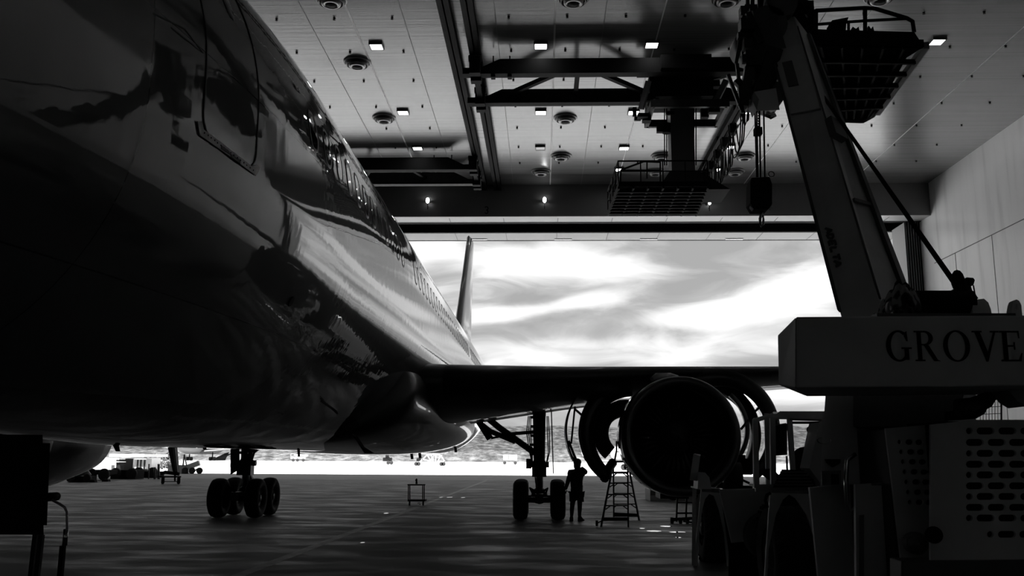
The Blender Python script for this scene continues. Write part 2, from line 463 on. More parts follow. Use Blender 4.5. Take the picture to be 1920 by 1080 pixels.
# floodlights on the bulkhead
def flood(px, py, label):
    c = P(px, py, YB - .35); x, y, z = c
    t = thing('floodlight', (x, YB-.02, z), label, 'floodlight', 'floodlights on the door header')
    MB().box((x-.26, y-.05, z-.14), (x+.26, y+.12, z+.14)).build('housing', m_dsteel, t)
    MB().lathe([(.24, 0), (.20, .05), (.01, .07)], Mrot((x, y-.05, z), (0, -1, 0)) @ Matrix.Diagonal((1, .6, 1, 1)), 20).build('lens', mat('flood_lens', 1, .4, emit=22), t)
    MB().bar((x, y+.02, z-.14), (x, y+.02, z-.75), .06).bar((x, y+.02, z-.45), (x, YB-.02, z-.45), .06).build('bracket', m_black, t)
flood(802, 376, 'lit floodlight on the dark door header beside the fuselage crown')
flood(1021, 375, 'lit floodlight on the dark door header near the painted numeral 3')
flood(1330, 379, 'lit floodlight on the dark door header at the hanging platform corner')
# small recessed fittings of the outer soffit
for i, px in enumerate((897, 1056, 1216, 1376)):
    c = PZ(px, 448.5, ZB); x, y = c.x, min(c.y, YD-.7)
    o = MB().box((x-.8, y-.16, ZB-.06), (x+.8, y+.16, ZB-.014)).build('soffit_lamp', mat('soffit_lamp_cover', .95, .3))
    tag(o, 'flat pale soffit lamp over the door opening, ' + ['right of the tail fin', 'second to the right of the tail fin', 'below the hanging platform', 'nearest the crane hook'][i], 'lamp', 'flat lamps of the outer soffit')

# overhead rails down the hangar and their beams
def rail(X, label, drop=.5, w=.62):
    g = MB().box((X-w/2, YBACK, CEIL-drop), (X+w/2, YB, CEIL-drop+.05)).box((X-.04, YBACK, CEIL-drop), (X+.04, YB, CEIL)).box((X-w/2, YBACK, CEIL-.05), (X+w/2, YB, CEIL-.001))
    for y in range(int(YBACK)+2, int(YB), 6): g.box((X-w/2+.02, y, CEIL-drop), (X+w/2-.02, y+.03, CEIL-.02))
    return tag(g.build('crane_rail', m_black), label, 'crane rail', 'rails under the ceiling')
XR1 = ceilX(833, 3); XR2 = ceilX(877, 3); XR3 = ceilX(1393, 190)
rail(XR1, 'long dark rail under the ceiling, left one of the twin rails')
rail(XR2, 'long dark rail under the ceiling, right one of the twin rails')
rail(XR3 - .2, 'long dark rail under the ceiling behind the telescopic mast and the festoon')
ZG = 21.45
# ------------------------------------------------------------------ bridges
def girder(x0, x1, y, z, h, left_taper, right_taper, w=.45):
    """box girder with tapered ends, bottom at z"""
    def prof(yy):
        pts = [(x0, z), (x1, z)]
        if right_taper: pts += [(x1, z+h*.42), (x1-1.0, z+h*.42), (x1-2.1, z+h)]
        else: pts += [(x1, z+h)]
        if left_taper: pts += [(x0+2.1, z+h), (x0+1.0, z+h*.42), (x0, z+h*.42)]
        else: pts += [(x0, z+h)]
        return [(a, yy, b) for a, b in pts]
    g = MB().prism(prof(y-w/2), (0, w, 0))
    g.box((x0, y-w/2-.08, z-.03), (x1, y+w/2+.08, z+.02))
    return g
def endtruck(t, x, ya, yb, z):
    g = MB().box((x-.15, ya-.9, z+.05), (x+.15, yb+.9, z+.35))
    for yy in (ya-.7, yb+.5, ya+.4, yb-.5): g.box((x-.3, yy-.25, z-.25), (x+.3, yy+.25, z+.75))
    g.build('end_truck', m_black, t)
    for yy in (ya-.7, yb+.5, ya+.4, yb-.5): MB().cyl((x-.36, yy, z+.70), (x+.36, yy, z+.70), .20, 14).build('wheel', m_dsteel, t)
ya = P(900, 137, 45).y
ZGB = 23.05; YA1, YA2 = PZ(1100, 137, ZGB).y + .2, PZ(1100, 192, ZGB).y + .2
xl = P(868, 135, YA1).x
t = thing('bridge_crane', (3, 50, ZG), 'near dark overhead bridge crane with two tapered girders and diagonal braces', 'bridge crane')
zA = P(1100, 137, YA1).z
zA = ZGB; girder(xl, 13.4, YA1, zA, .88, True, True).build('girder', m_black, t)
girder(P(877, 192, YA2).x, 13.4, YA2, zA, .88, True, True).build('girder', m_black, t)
def br(x0, y0, x1, y1, n='brace'): MB().bar((x0, y0, zA+.5), (x1, y1, zA+.5), .26, .26).build(n, m_black, t)
xm = P(1084, 120, YA1).x; xa = P(945, 160, YA2).x; xb = P(1222, 160, YA2).x
br(xa, YA2, xm-.3, YA1); br(xm, YA2, xm, YA1, 'strut'); br(xb, YA2, xm+.3, YA1); br(P(1240, 160, YA2).x, YA2, 12, YA1)
endtruck(t, max(XR2, xl+.3), YA1, YA2, zA); endtruck(t, XR3-.2, YA1, YA2, zA)
g = MB()
for px in (925, 956):
    x = P(px, 105, YA1).x; g.bar((x, YA1, zA+.8), (x, YA1, zA+1.15), .07); g.box((x-.12, YA1-.2, zA-.18), (x+.12, YA1+.2, zA))
g.build('lug', m_black, t)
t2 = thing('bridge_crane', (-14, 63, ZG), 'far dark overhead bridge crane ending left of the twin rails', 'bridge crane')
YC1, YC2 = PZ(800, 318, ZGB).y + .2, PZ(800, 345, ZGB).y + .2
zC = ZGB
xr = P(893, 317, YC1).x
girder(-24, xr, YC1, zC, .95, False, True).build('girder', m_black, t2)
girder(-24, xr+.1, YC2, zC, .95, False, True).build('girder', m_dsteel, t2)
MB().bar((P(735, 300, 62).x, YC1, zC+.5), (P(770, 300, 62).x, YC2, zC+.5), .24).build('brace', m_black, t2)
MB().bar((P(700, 300, 62).x-1, YC1, zC+.5), (P(700, 300, 62).x-2.4, YC2, zC+.5), .24).build('brace', m_black, t2)
endtruck(t2, min(XR1, xr-.2), YC1, YC2, zC)
g = MB()
for px in (814, 847): x = P(px, 290, YC1).x; g.bar((x, YC1, zC+.9), (x, YC1, zC+1.2), .07)
g.build('lug', m_black, t2)

# trolley with telescopic mast and hanging work platform
def lattice(mb, a, b, c, d, w=.09):
    mb.bar(a, b, w).bar(c, d, w).bar(a, c, w).bar(b, d, w).bar(a, d, w*.7)
YM = (YA1 + YA2)/2
xm0, xm1 = P(1255, 260, YM).x, P(1298, 260, YM).x; xmc = (xm0+xm1)/2; hw = (xm1-xm0)/2
tel = thing('hanging_platform', (xmc, YM, P(1277, 400, YM).z), 'dark telescopic mast with trolley and railed work platform hanging over the door opening', 'work platform')
zt = zA - .2
ztr = P(1280, 205, YM).z
g = MB()
xa_, xb_ = P(1217, 200, YM).x, P(1352, 200, YM).x
for yy in (YM-1.7, YM+1.5): g.box((xa_, yy-.12, ztr-.55), (xb_, yy+.12, ztr-.1))
for xx in (xa_, xb_): g.box((xx-.12, YM-1.8, ztr-.55), (xx+.12, YM+1.6, ztr-.1)); g.box((xx-.1, YM-.2, ztr-.5), (xx+.1, YM+.2, zA+.1))
g.build('trolley_frame', m_dsteel, tel)
g = MB().box((xmc-1.4, YA1-.6, zA+.1), (xmc+1.4, YA2+.6, zA+.9)).box((xmc-1.9, YM-1.4, zA-1.0), (xmc+1.7, YM+1.2, zA+.3))
g.box((xmc-2.6, YM-1.6, zA+.2), (xmc+2.4, YM-1.2, zA+.8))
for k in range(26):
    a = Vector((xmc+random.uniform(-2.8, 2.6), YM+random.uniform(-2, 1.5), zA+random.uniform(-2.0, .7)))
    s = [random.uniform(.08, .32) for _ in range(3)]; g.box((a.x-s[0], a.y-s[1], a.z-s[2]), (a.x+s[0], a.y+s[1], a.z+s[2]))
g.build('trolley', m_black, tel)
m_gsteel = mat('grey_painted_steel', .16, .45, var=.2, vscale=1)
g = MB(); 
for (pa, pb) in (((1216, 152), (1202, 205)), ((1362, 150), (1335, 205))):
    MB().bar(P(*pa, YM-1.9), P(*pb, YM-1.5), .14, .34).build('guide_rail', m_gsteel, tel)
zbot = P(1277, 335, YM).z
MB().box((xm0, YM-hw, zbot-.6), (xm1, YM+hw, zA)).build('mast', mat('mast_paint', .06, .5), tel)
MB().box((xm0+.14, YM-hw+.14, zbot-1.0), (xm1-.14, YM+hw-.14, zbot)).build('inner_mast', m_black, tel)
g = MB()
for px in (1246, 1250, 1301, 1305): g.cyl(P(px, 200, YM-.3), P(px, 310, YM-.3), .035, 6)
g.cyl(P(1250, 232, YM-.4), P(1250, 250, YM-.4), .25, 10)
g.box(P(1232, 247, YM-.4), P(1254, 238, YM-.1)); g.build('hoist_cable', m_black, tel)
# platform
Zp = zbot - 3.6
q = [PZ(1140, 402, Zp), PZ(1305, 400, Zp)]
yn = None
pl_y0, pl_y1 = YM-3.2, YM+3.0
def px_at(px, py, Y, Z):
    p = P(px, py, Y); return p.x
zdeck = P(1150, 350, pl_y0).z
A = P(1160, 350, pl_y0); B = P(1328, 365, pl_y0)
A = Vector((A.x, pl_y0, zdeck)); B = Vector((B.x, pl_y0, zdeck))
yf = PZ(1220, 404, zdeck).y
Cc = PZ(1305, 402, zdeck); D = PZ(1140, 402, zdeck)
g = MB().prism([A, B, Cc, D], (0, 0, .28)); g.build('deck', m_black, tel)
g = MB()
for k in range(1, 9):
    u = k/9; g.bar(A.lerp(D, u) + Vector((0, 0, -.08)), B.lerp(Cc, u) + Vector((0, 0, -.08)), .12, .16)
for k in range(0, 7):
    u = k/6; g.bar(A.lerp(B, u) + Vector((0, 0, -.06)), D.lerp(Cc, u) + Vector((0, 0, -.06)), .10, .12)
g.build('underframe', m_black, tel)
g = MB()
up = Vector((0, 0, 1.15))
c = [A, B, Cc, D]
for i in range(4):
    a, b = c[i] + Vector((0, 0, .28)), c[(i+1) % 4] + Vector((0, 0, .28))
    if i == 0: a = a + Vector((0, 0, 0))
    g.bar(a + up, b + up, .07).bar(a + up*.5, b + up*.5, .05)
    for k in range(4): p = a.lerp(b, k/4); g.bar(p, p + up, .06)
g.build('railing', m_black, tel)
# sloping shroud over the platform arm
g = MB(); zs = zdeck + .3
g.hexa([Vector((xmc-1.6, YM-1.6, zs)), Vector((xmc+2.4, YM-1.6, zs)), Vector((xmc+2.4, YM+1.2, zs)), Vector((xmc-1.6, YM+1.2, zs))],
       [Vector((xmc-.8, YM-.8, zbot+.2)), Vector((xmc+.9, YM-.8, zbot+.2)), Vector((xmc+.9, YM+.8, zbot+.2)), Vector((xmc-.8, YM+.8, zbot+.2))])
g.build('carriage', m_black, tel)
g = MB()
a1 = Vector((A.x+.2, pl_y0+.2, zdeck+1.4)); 
g.bar(P(1164, 319, YM-2), P(1207, 303, YM-2), .09).bar(P(1207, 303, YM-2), P(1238, 304, YM-2), .09).bar(P(1238, 304, YM-2), P(1238, 340, YM-2), .08).bar(P(1164, 319, YM-2), P(1163, 350, YM-2), .09).bar(P(1213, 303, YM-2), P(1213, 335, YM-2), .07).bar(P(1166, 319, YM-2), P(1238, 319, YM-2), .06)
g.build('guard_rail', m_black, tel)

# near right work platform and its mast
Zn = 13.2
near = thing('hanging_platform', PZ(1600, 150, Zn), 'large dark work platform with curved handrail hanging at upper right behind the crane boom', 'work platform')
a = PZ(1500, 82, Zn); b = PZ(1733, 88, Zn); b2 = PZ(1700, 108, Zn); c_ = PZ(1642, 214, Zn); d_ = PZ(1560, 222, Zn); e_ = PZ(1620, 222, Zn)
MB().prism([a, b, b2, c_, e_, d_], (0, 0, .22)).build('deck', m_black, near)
g = MB(); base_ = Vector((0, 0, .22))
# toe board along the near edge
f1 = PZ(1500, 82, Zn); f2 = PZ(1733, 88, Zn)
h_ = P(1715, 60, f2.y).z - Zn
g.hexa([f1, f2, f2 + Vector((-.25, 0, h_)), f1 + Vector((0, 0, h_))], [f1 + Vector((0, .12, 0)), f2 + Vector((0, .12, 0)), f2 + Vector((-.25, .12, h_)), f1 + Vector((0, .12, h_))])
g.build('toe_board', m_black, near)
g = MB()
for k in range(1, 6):
    u = k/6; g.bar(a.lerp(d_, u)+Vector((0,0,-.07)), b.lerp(c_, u)+Vector((0,0,-.07)), .10, .14)
for k in range(1, 6):
    u = k/6; g.bar(a.lerp(b, u)+Vector((0,0,-.05)), d_.lerp(c_, u)+Vector((0,0,-.05)), .06, .10)
g.build('underframe', m_black, near)
MB().bar(b+Vector((.06,0,.05)), c_+Vector((.06,0,.05)), .16, .2).build('side_channel', m_gsteel, near)
MB().tube([d_+Vector((0,0,-.05)), e_+Vector((0,.1,-.05)), PZ(1636, 214, Zn)+Vector((0,0,-.05)), PZ(1645, 200, Zn)], .09, 8).build('bumper', m_gsteel, near)
yr = f2.y + .1
def hr(px, py): return P(px, py, yr)
g = MB().tube([hr(1512, 30), hr(1530, 20), hr(1620, 15), hr(1640, 16), hr(1700, 34), hr(1711, 40), hr(1714, 60)], .06, 8)
g.tube([hr(1512, 55), hr(1530, 46), hr(1620, 39), hr(1700, 35)], .045, 8)
for (x, y0, y1) in ((1530, 20, 64), (1622, 15, 64), (1591, 43, 66)): g.tube([hr(x, y0), hr(x, y1)], .06 if x != 1591 else .04, 8)
g.build('handrail', m_black, near)
g = MB(); s = .25
g.prism([hr(1560, 38), hr(1591, 32), hr(1587, 45), hr(1585, 66), hr(1559, 66)], (0, .5, 0)); g.build('control_box', m_black, near)
g = MB().prism([hr(1597, 64), hr(1599, 50), hr(1605, 54), hr(1610, 50), hr(1613, 64)], (0, .4, 0)).prism([hr(1626, 64), hr(1629, 48), hr(1633, 54), hr(1637, 49), hr(1641, 64)], (0, .4, 0))
g.build('tool_bag', m_black, near)
yk = yr + 2.0
g = MB()
mx0, mx1 = P(1436, 0, yk).x, P(1492, 0, yk).x
g.box((mx0, yk-.6, Zn+.2), (mx1, yk+.9, 21)); g.build('mast', m_dsteel, near)
g = MB()
for (pa, pb) in (((1500, 8), (1484, 40)), ((1506, 0), (1480, 30)), ((1493, -10), (1493, 30)), ((1430, -10), (1420, 60)), ((1424, -20), (1424, 40)), ((1402, -20), (1402, 28)), ((1411, -20), (1411, 28)), ((1405, 30), (1425, 25)), ((1512, 10), (1490, 60)), ((1502, 18), (1516, 30))):
    MB().bar(P(*pa, yk-1.0), P(*pb, yk-1.0), .10).build('hoist_link', m_black, near)
for k in range(24):
    p = P(random.uniform(1480, 1518), random.uniform(12, 75), yk-.8); s = random.uniform(.07, .22); g.box((p.x-s, p.y-s, p.z-s), (p.x+s, p.y+s, p.z+s*1.3))
g.build('hoist_frame', m_black, near)
g = MB(); g.hexa([P(1470, 75, yk-1.2), P(1540, 95, yk-1.2), P(1540, 125, yk-1.2), P(1470, 120, yk-1.2)], [P(1470, 75, yk+.5), P(1540, 80, yk+.5), P(1540, 110, yk+.5), P(1470, 120, yk+.5)])
g.build('carriage', m_black, near)

# festoon cables along the right rail
XF = XR3 + .2; ZF = ZG - .35
fest = thing('festoon_track', (XF, 50, ZF), 'dark festoon track with hanging looped cables right of the telescopic mast', 'cable festoon')
fy0, fy1 = P(1393, 190, 46).y - 1, 74
pa = PZ(1393, 200, ZGB-.3)
XF = pa.x; ZF = pa.z
MB().bar((XF, pa.y, ZF), (XF, 75, ZF), .08, .12).bar((XF, pa.y, ZF-.7), (XF, 75, ZF-.7), .05, .05).build('track', m_black, fest)
def yfor(px):   # distance at which the track is seen at column px
    lo, hi = 40, 90
    for _ in range(40):
        m = (lo+hi)/2
        d = CAMROT.transposed() @ (Vector((XF, m, ZF)) - Vector((0, 0, CAMZ)))
        x = CX + FPX * d.x / -d.z
        if x > px: lo = m
        else: hi = m
    return m
for (p0, p1, depth) in ((1393, 1373, 2.6), (1370, 1358, 2.9), (1356, 1345, 2.9), (1343, 1333, 2.9), (1331, 1324, 2.8)):
    ya_, yb_ = yfor(p0), yfor(p1)
    for q_ in range(3):
        g = MB(); off = (q_-1)*.12; pts = []
        for i in range(15):
            u = i/14; pts.append((XF+off*(1+u), ya_+(yb_-ya_)*u, ZF - (depth - q_*.35)*(1-abs(2*u-1)**3.2)))
        g.tube(pts, .045, 6); g.build('cable_loop', m_black, fest)
    MB().box((XF-.22, yb_-.3, ZF-.6), (XF+.22, yb_+.3, ZF+.05)).build('cable_trolley', m_black, fest)
for (p0, p1) in ((1415, 1398),):
    for q_ in range(3):
        pts = [P(1386+q_*2, 192, 44), P(1391+q_*2, 215, 44), P(1397, 236-q_*2, 44), P(1401+q_, 225, 44), P(1403+q_, 195, 44)]
        MB().tube(pts, .045, 6).build('cable_loop', m_black, fest)
# painted numeral on the header
def glyph3(mb, cx, cz, y, s, th=.03):
    for k, (c0) in enumerate(((cz+s*.26), (cz-s*.26))):
        r0, r1 = s*.30, s*.18
        a0, a1 = (150, -90) if k == 0 else (90, -150)
        n = 14; pts = []
        for i in range(n+1): a = R(a0+(a1-a0)*i/n); pts.append((cx+r0*math.cos(a), y, c0+r0*math.sin(a)))
        for i in range(n, -1, -1): a = R(a0+(a1-a0)*i/n); pts.append((cx+r1*math.cos(a), y, c0+r1*math.sin(a)))
        for i in range(n):
            q4 = [pts[i], pts[i+1], pts[2*n+1-i-1], pts[2*n+1-i]]
            mb.prism(q4, (0, -th, 0))
c = P(912, 394, YB)
g = MB(); glyph3(g, c.x, c.z, YB-.001, .58); tag(g.build('painted_numeral', m_black), 'dark numeral 3 painted on the door header', 'number')

# ------------------------------------------------------------------ the airliner
AX, ZU, ZLW, AR = -4.85, 4.85, 4.45, 2.50       # two circular lobes joined by a short straight side
NOSE, FULL, TAIL0, TAIL1 = 0.3, 11.1, 42.0, 61.5
def fus(Y):
    """upper and lower lobe centres and the radius of the fuselage at Y"""
    if Y < FULL:
        t = max((Y - NOSE) / (FULL - NOSE), 0)
        s = max(max(1 - (1 - t)**2.0, 0)**.60, .004)
        mid = (ZU + ZLW)/2 - .85*(1 - t)**3; gap = (ZU - ZLW)/2*s
        return mid + gap, mid - gap, AR*s
    if Y > TAIL0:
        t = min((Y - TAIL0) / (TAIL1 - TAIL0), 1)
        k = 1 - .86*t**1.55
        zu = ZU + AR - .5*t**2 - AR*k
        return zu, zu - (ZU - ZLW)*k, AR*k
    return ZU, ZLW, AR
def skin_pt(Y, ang, out=0.0):
    """ang from +X towards +Z"""
    zu, zl, r = fus(Y); c, s = math.cos(ang), math.sin(ang)
    return Vector((AX + (r+out)*c, Y, (zu if s >= 0 else zl) + (r+out)*s))
def skin_z(Y, z, out=0.0):
    zu, zl, r = fus(Y)
    zc = zu if z > zu else (zl if z < zl else z)
    q = max(-1, min(1, (z - zc)/r)); c = math.sqrt(1 - q*q)
    return Vector((AX + (r+out)*c, Y, zc + (r+out)*q))
def hit(px, py):
    """where the line of sight meets the fuselage"""
    d = ray(px, py); d = d / d.y; Y = 1.0
    while Y < 62:
        x, z = d.x*Y, CAMZ + d.z*Y; zu, zl, r = fus(Y)
        zc = zu if z > zu else (zl if z < zl else z)
        if (x-AX)**2 + (z-zc)**2 < r*r: return Y, z
        Y += .01
    return None

def paint(name, v, belly=None, line=2.45):
    m = bpy.data.materials.new(name); m.use_nodes = True; t = m.node_tree; b = t.nodes['Principled BSDF']
    tcn = t.nodes.new('ShaderNodeTexCoord'); sp = t.nodes.new('ShaderNodeSeparateXYZ'); t.links.new(tcn.outputs['Object'], sp.inputs[0])
    y, z = sp.outputs[1], sp.outputs[2]
    b.inputs['Roughness'].default_value = .6; b.inputs['Specular IOR Level'].default_value = .1; b.inputs['Coat Weight'].default_value = 1.0; b.inputs['Coat Roughness'].default_value = .02
    b.inputs['Coat IOR'].default_value = 2.2
    def near(val, at, w): return mth(t, 'LESS_THAN', mth(t, 'ABSOLUTE', mth(t, 'SUBTRACT', val, at)), w)
    ring = near(mth(t, 'FRACT', mth(t, 'DIVIDE', mth(t, 'SUBTRACT', y, 3.4), 5.2)), .5, .0012)
    lap = near(z, 4.93, .006); lap2 = near(z, 3.1, .005)
    ln = mth(t, 'MAXIMUM', mth(t, 'MAXIMUM', ring, lap), lap2)
    n = t.nodes.new('ShaderNodeTexNoise'); n.inputs['Scale'].default_value = .8; n.inputs['Detail'].default_value = 6
    t.links.new(tcn.outputs['Object'], n.inputs[0])
    base = ramp(t, n.outputs[0], [(.3, v*.85), (.7, v*1.12)])
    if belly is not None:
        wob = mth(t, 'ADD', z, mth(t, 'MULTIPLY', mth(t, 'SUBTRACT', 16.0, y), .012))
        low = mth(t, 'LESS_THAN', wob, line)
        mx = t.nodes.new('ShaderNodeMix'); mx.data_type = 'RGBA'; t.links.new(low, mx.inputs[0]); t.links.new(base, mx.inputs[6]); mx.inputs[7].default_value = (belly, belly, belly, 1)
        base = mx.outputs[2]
    mx = t.nodes.new('ShaderNodeMix'); mx.data_type = 'RGBA'; t.links.new(ln, mx.inputs[0]); t.links.new(base, mx.inputs[6]); mx.inputs[7].default_value = (.01, .01, .01, 1)
    t.links.new(mx.outputs[2], b.inputs['Base Color'])
    mp = t.nodes.new('ShaderNodeMapping'); mp.inputs['Scale'].default_value = (1, 1.6, .6); t.links.new(tcn.outputs['Object'], mp.inputs[0])
    n2 = t.nodes.new('ShaderNodeTexNoise'); n2.inputs['Scale'].default_value = 1.7; n2.inputs['Detail'].default_value = 2.5; n2.inputs['Roughness'].default_value = .6; t.links.new(mp.outputs[0], n2.inputs[0])
    bp = t.nodes.new('ShaderNodeBump'); bp.inputs['Distance'].default_value = .006; bp.inputs['Strength'].default_value = .5
    t.links.new(n2.outputs[0], bp.inputs['Height'])
    t.links.new(bp.outputs[0], b.inputs['Normal']); t.links.new(bp.outputs[0], b.inputs['Coat Normal'])
    return m
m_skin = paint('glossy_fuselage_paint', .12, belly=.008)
m_wing = mat('wing_paint', .04, .45, coat=.15, var=.15, vscale=.6)
m_fair = mat('fairing_paint', .03, .4, coat=.35, var=.2, vscale=.8, bump=.01, bscale=1.2)
m_slat = mat('polished_slat', .30, .22, metal=.9)
m_tire = mat('tyre_rubber', .018, .75)
m_hub = mat('wheel_hub', .12, .4, metal=.5)
m_gear = mat('landing_gear_metal', .035, .4, metal=.3)
m_glass = mat('dark_cabin_glass', .01, .06, coat=1.0)

jet = thing('airliner', (AX, 26, 0), 'large glossy twin-engine jet airliner parked nose-in inside the hangar', 'airplane')
Ys = [NOSE + .02 + (FULL-NOSE)*(i/26)**1.5 for i in range(27)] + [FULL + (TAIL0-FULL)*i/40 for i in range(1, 41)] + [TAIL0 + (TAIL1-TAIL0)*i/24 for i in range(1, 25)]
NS = 112
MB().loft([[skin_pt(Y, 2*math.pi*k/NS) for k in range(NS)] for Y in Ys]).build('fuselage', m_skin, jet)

# cabin windows: oval frame let into the skin
def window_mesh(Y, z, w=.27, h=.40):
    n = 20
    def pt(k, s, out):
        a = 2*math.pi*k/n; ca, sa = math.cos(a), math.sin(a)
        r = (abs(ca)**3 + abs(sa)**3)**(-1/3)
        yy = Y + w/2*s*r*ca; zz = z + h/2*s*r*sa
        return skin_z(yy, zz, out)
    return pt, n
zw = 5.23
cabin = None
ys_ = []
y = 9.35
while y < 45:
    if not (15.6 < y < 16.9 or 30.2 < y < 30.9): ys_.append(y)
    y += .555
for i, Y in enumerate(ys_):
    if Y < TAIL0:
        if cabin is None or Y < FULL + .3:
            pt, n = window_mesh(Y, zw)
            g = MB().loft([[pt(k, 1.14, .001) for k in range(n)], [pt(k, 1.10, .006) for k in range(n)], [pt(k, .97, .005) for k in range(n)], [pt(k, .93, .001) for k in range(n)]], False)
            fr = g.build('cabin_window', mat('window_frame', .02, .35), jet)
            g = MB().loft([[pt(k, .94, .002) for k in range(n)], [pt(k, .5, .003) for k in range(n)], [pt(k, .02, .003) for k in range(n)]], False)
            pn = g.build('window_pane', m_glass, fr)
            cabin = (fr, pn, Y)
        else:
            a = cabin[0].copy(); C.objects.link(a); a.location = (0, Y - cabin[2], 0)
            b = cabin[1].copy(); C.objects.link(b); b.parent = a
# forward door: dark gap around it, a porthole, bare-metal sill plate
YDa, YDb, ZDa, ZDb = hit(380, 245)[0]-.02, hit(480, 318)[0]-.03, hit(430, 285)[1], hit(430, 285)[1] + 1.9
def rounded(y0, y1, z0, z1, r, n=6):
    pts = []
    for (cy, cz, a0) in ((y1-r, z1-r, 0), (y0+r, z1-r, 90), (y0+r, z0+r, 180), (y1-r, z0+r, 270)):
        for i in range(n+1): a = R(a0 + 90*i/n); pts.append((cy + r*math.cos(a), cz + r*math.sin(a)))
    return pts
def dens(pts, step=.08):
    out = []
    for i in range(len(pts)):
        a, b = pts[i], pts[(i+1) % len(pts)]; d = math.hypot(b[0]-a[0], b[1]-a[1]); k = max(1, int(d/step))
        for j in range(k): out.append((a[0]+(b[0]-a[0])*j/k, a[1]+(b[1]-a[1])*j/k))
    return out
def strip(outline, w, out, name, m, parent, close=True):
    """a thin raised strip along an outline on the skin"""
    n = len(outline); rings = []
    for i, (y, z) in enumerate(outline):
        a, b = outline[i-1 if (close or i) else 0], outline[(i+1) % n if (close or i < n-1) else i]
        dy, dz = b[0]-a[0], b[1]-a[1]; l = math.hypot(dy, dz) or 1; ny, nz_ = -dz/l*w/2, dy/l*w/2
        rings.append([skin_z(y+ny, z+nz_, .0), skin_z(y+ny*.9, z+nz_*.9, out), skin_z(y-ny*.9, z-nz_*.9, out), skin_z(y-ny, z-nz_, .0)])
    if close: rings.append(rings[0])
    return MB().loft(rings, False, True, False).build(name, m, parent)
door = strip(dens(rounded(YDa, YDb, ZDa, ZDb, .16)), .014, .006, 'cabin_door', mat('door_gap', .004, .6), jet)
door['label'] = 'closed forward cabin door outline'
yw_, zw_ = (YDa+YDb)/2+.12, 5.65
pt, n = window_mesh(yw_, zw_, .16, .26)
MB().loft([[pt(k, 1, .002) for k in range(n)], [pt(k, .9, .006) for k in range(n)], [pt(k, .02, .006) for k in range(n)]], False).build('door_window', m_glass, door)
# sill plate under the door with upturned ends
def sheet(quads, name, m, parent, out=.007, lab=None):
    g = MB()
    for q in quads:
        (y0, z0), (y1, z1), (y2, z2), (y3, z3) = q; N_ = 6
        rows = []
        for i in range(N_+1):
            u = i/N_; a = (y0+(y1-y0)*u, z0+(z1-z0)*u); b = (y3+(y2-y3)*u, z3+(z2-z3)*u)
            rows.append([skin_z(a[0]+(b[0]-a[0])*v/4, a[1]+(b[1]-a[1])*v/4, out) for v in range(5)])
        g.loft(rows, False, False, False)
    o = g.build(name, m, parent)
    s = o.modifiers.new('solid', 'SOLIDIFY'); s.thickness = .006
    if lab: o['label'] = lab
    return o
hp = lambda x, y: hit(x, y)
m_plate = mat('bare_metal_plate', .90, .45, metal=.0, var=.25, vscale=9)
sheet([[hp(379,243), hp(470,312), hp(477,329), hp(372,253)], [hp(367,227), hp(375,229), hp(379.5,243.5), hp(371.5,253.5)], [hp(469,312), hp(481,309), hp(485,316), hp(476.5,329)]], 'sill_plate', m_plate, jet, lab='pale bare-metal scuff plate with rivets')
g = MB()
for i in range(16):
    u = i/15; Y, z = hp(380 + 92*u, 249 + 70*u); c = skin_z(Y, z, .010); g.ball(c, .009, 6)
g.build('rivet_row', m_black, jet)
sheet([[hp(411,272), hp(425,283), hp(427,290), hp(411,279)], [hp(428,288), hp(446,301), hp(447,307), hp(429,294)]], 'worn_patch', mat('worn_metal', .10, .6), jet, out=.012)
# small probes and service doors near the nose
g = MB(); Y, z = hp(545, 565); g.cyl(skin_z(Y, z, -.02), skin_z(Y, z, .012), .055, 16); g.build('drain_port', m_black, jet)
strip(dens([hp(285, 25), hp(345, 54), hp(380, 100)][:3], .2), .012, .004, 'panel_edge', mat('door_gap', .004), jet, close=False)

# wing-to-body fairing
rings = []
for i in range(25):
    u = i/24; Y = 16.6 + 18.2*u; s = math.sin(math.pi*min(max(u, .0), 1.0))**.55
    hw = 2.25 + .45*s; zt = 3.9 + .1*s; zb = 2.15 - .27*s
    if i in (0, 24): hw, zt, zb = 1.6, 2.6, 2.2
    zc, a = (zt+zb)/2, (zt-zb)/2
    ring = []
    for k in range(48):
        th = 2*math.pi*k/48; c, s_ = math.cos(th), math.sin(th); e = 2/2.6
        ring.append(Vector((AX + hw*math.copysign(abs(c)**e, c), Y, zc + a*math.copysign(abs(s_)**e, s_))))
    rings.append(ring)
MB().loft(rings).build('wing_fairing', m_fair, jet)

# wings
def airfoil(X, yle, zle, ch, tc_, tw, n=22, f0=0.0, f1=1.0):
    up, lo = [], []
    for i in range(n+1):
        b = math.pi*i/n; x = (1-math.cos(b))/2; x = f0 + (f1-f0)*x
        th = 5*tc_*(.2969*math.sqrt(x) - .126*x - .3516*x*x + .2843*x**3 - .1036*x**4)
        cam_ = .012*math.sin(math.pi*x) - .008*math.sin(2*math.pi*x)
        up.append((x*ch, (cam_+th)*ch)); lo.append((x*ch, (cam_-th*.92)*ch))
    pts = up + lo[::-1][1:-1] if f0 == 0 else up + lo[::-1]
    ct, st = math.cos(R(tw)), math.sin(R(tw))
    return [Vector((X, yle + y*ct + z*st, zle - y*st + z*ct)) for y, z in pts]
SEC = [(-3.4, 18.35, 3.33, 10.7, .13, 3.2), (-2.05, 19.2, 3.38, 9.9, .13, 3.0), (.6, 20.9, 3.62, 8.6, .105, 2.2), (3.2, 22.5, 3.85, 7.5, .088, 1.5), (8.0, 25.5, 4.20, 5.7, .08, 1.0), (14, 29.3, 4.65, 3.9, .08, .5), (19.6, 32.9, 5.1, 2.1, .08, 0)]
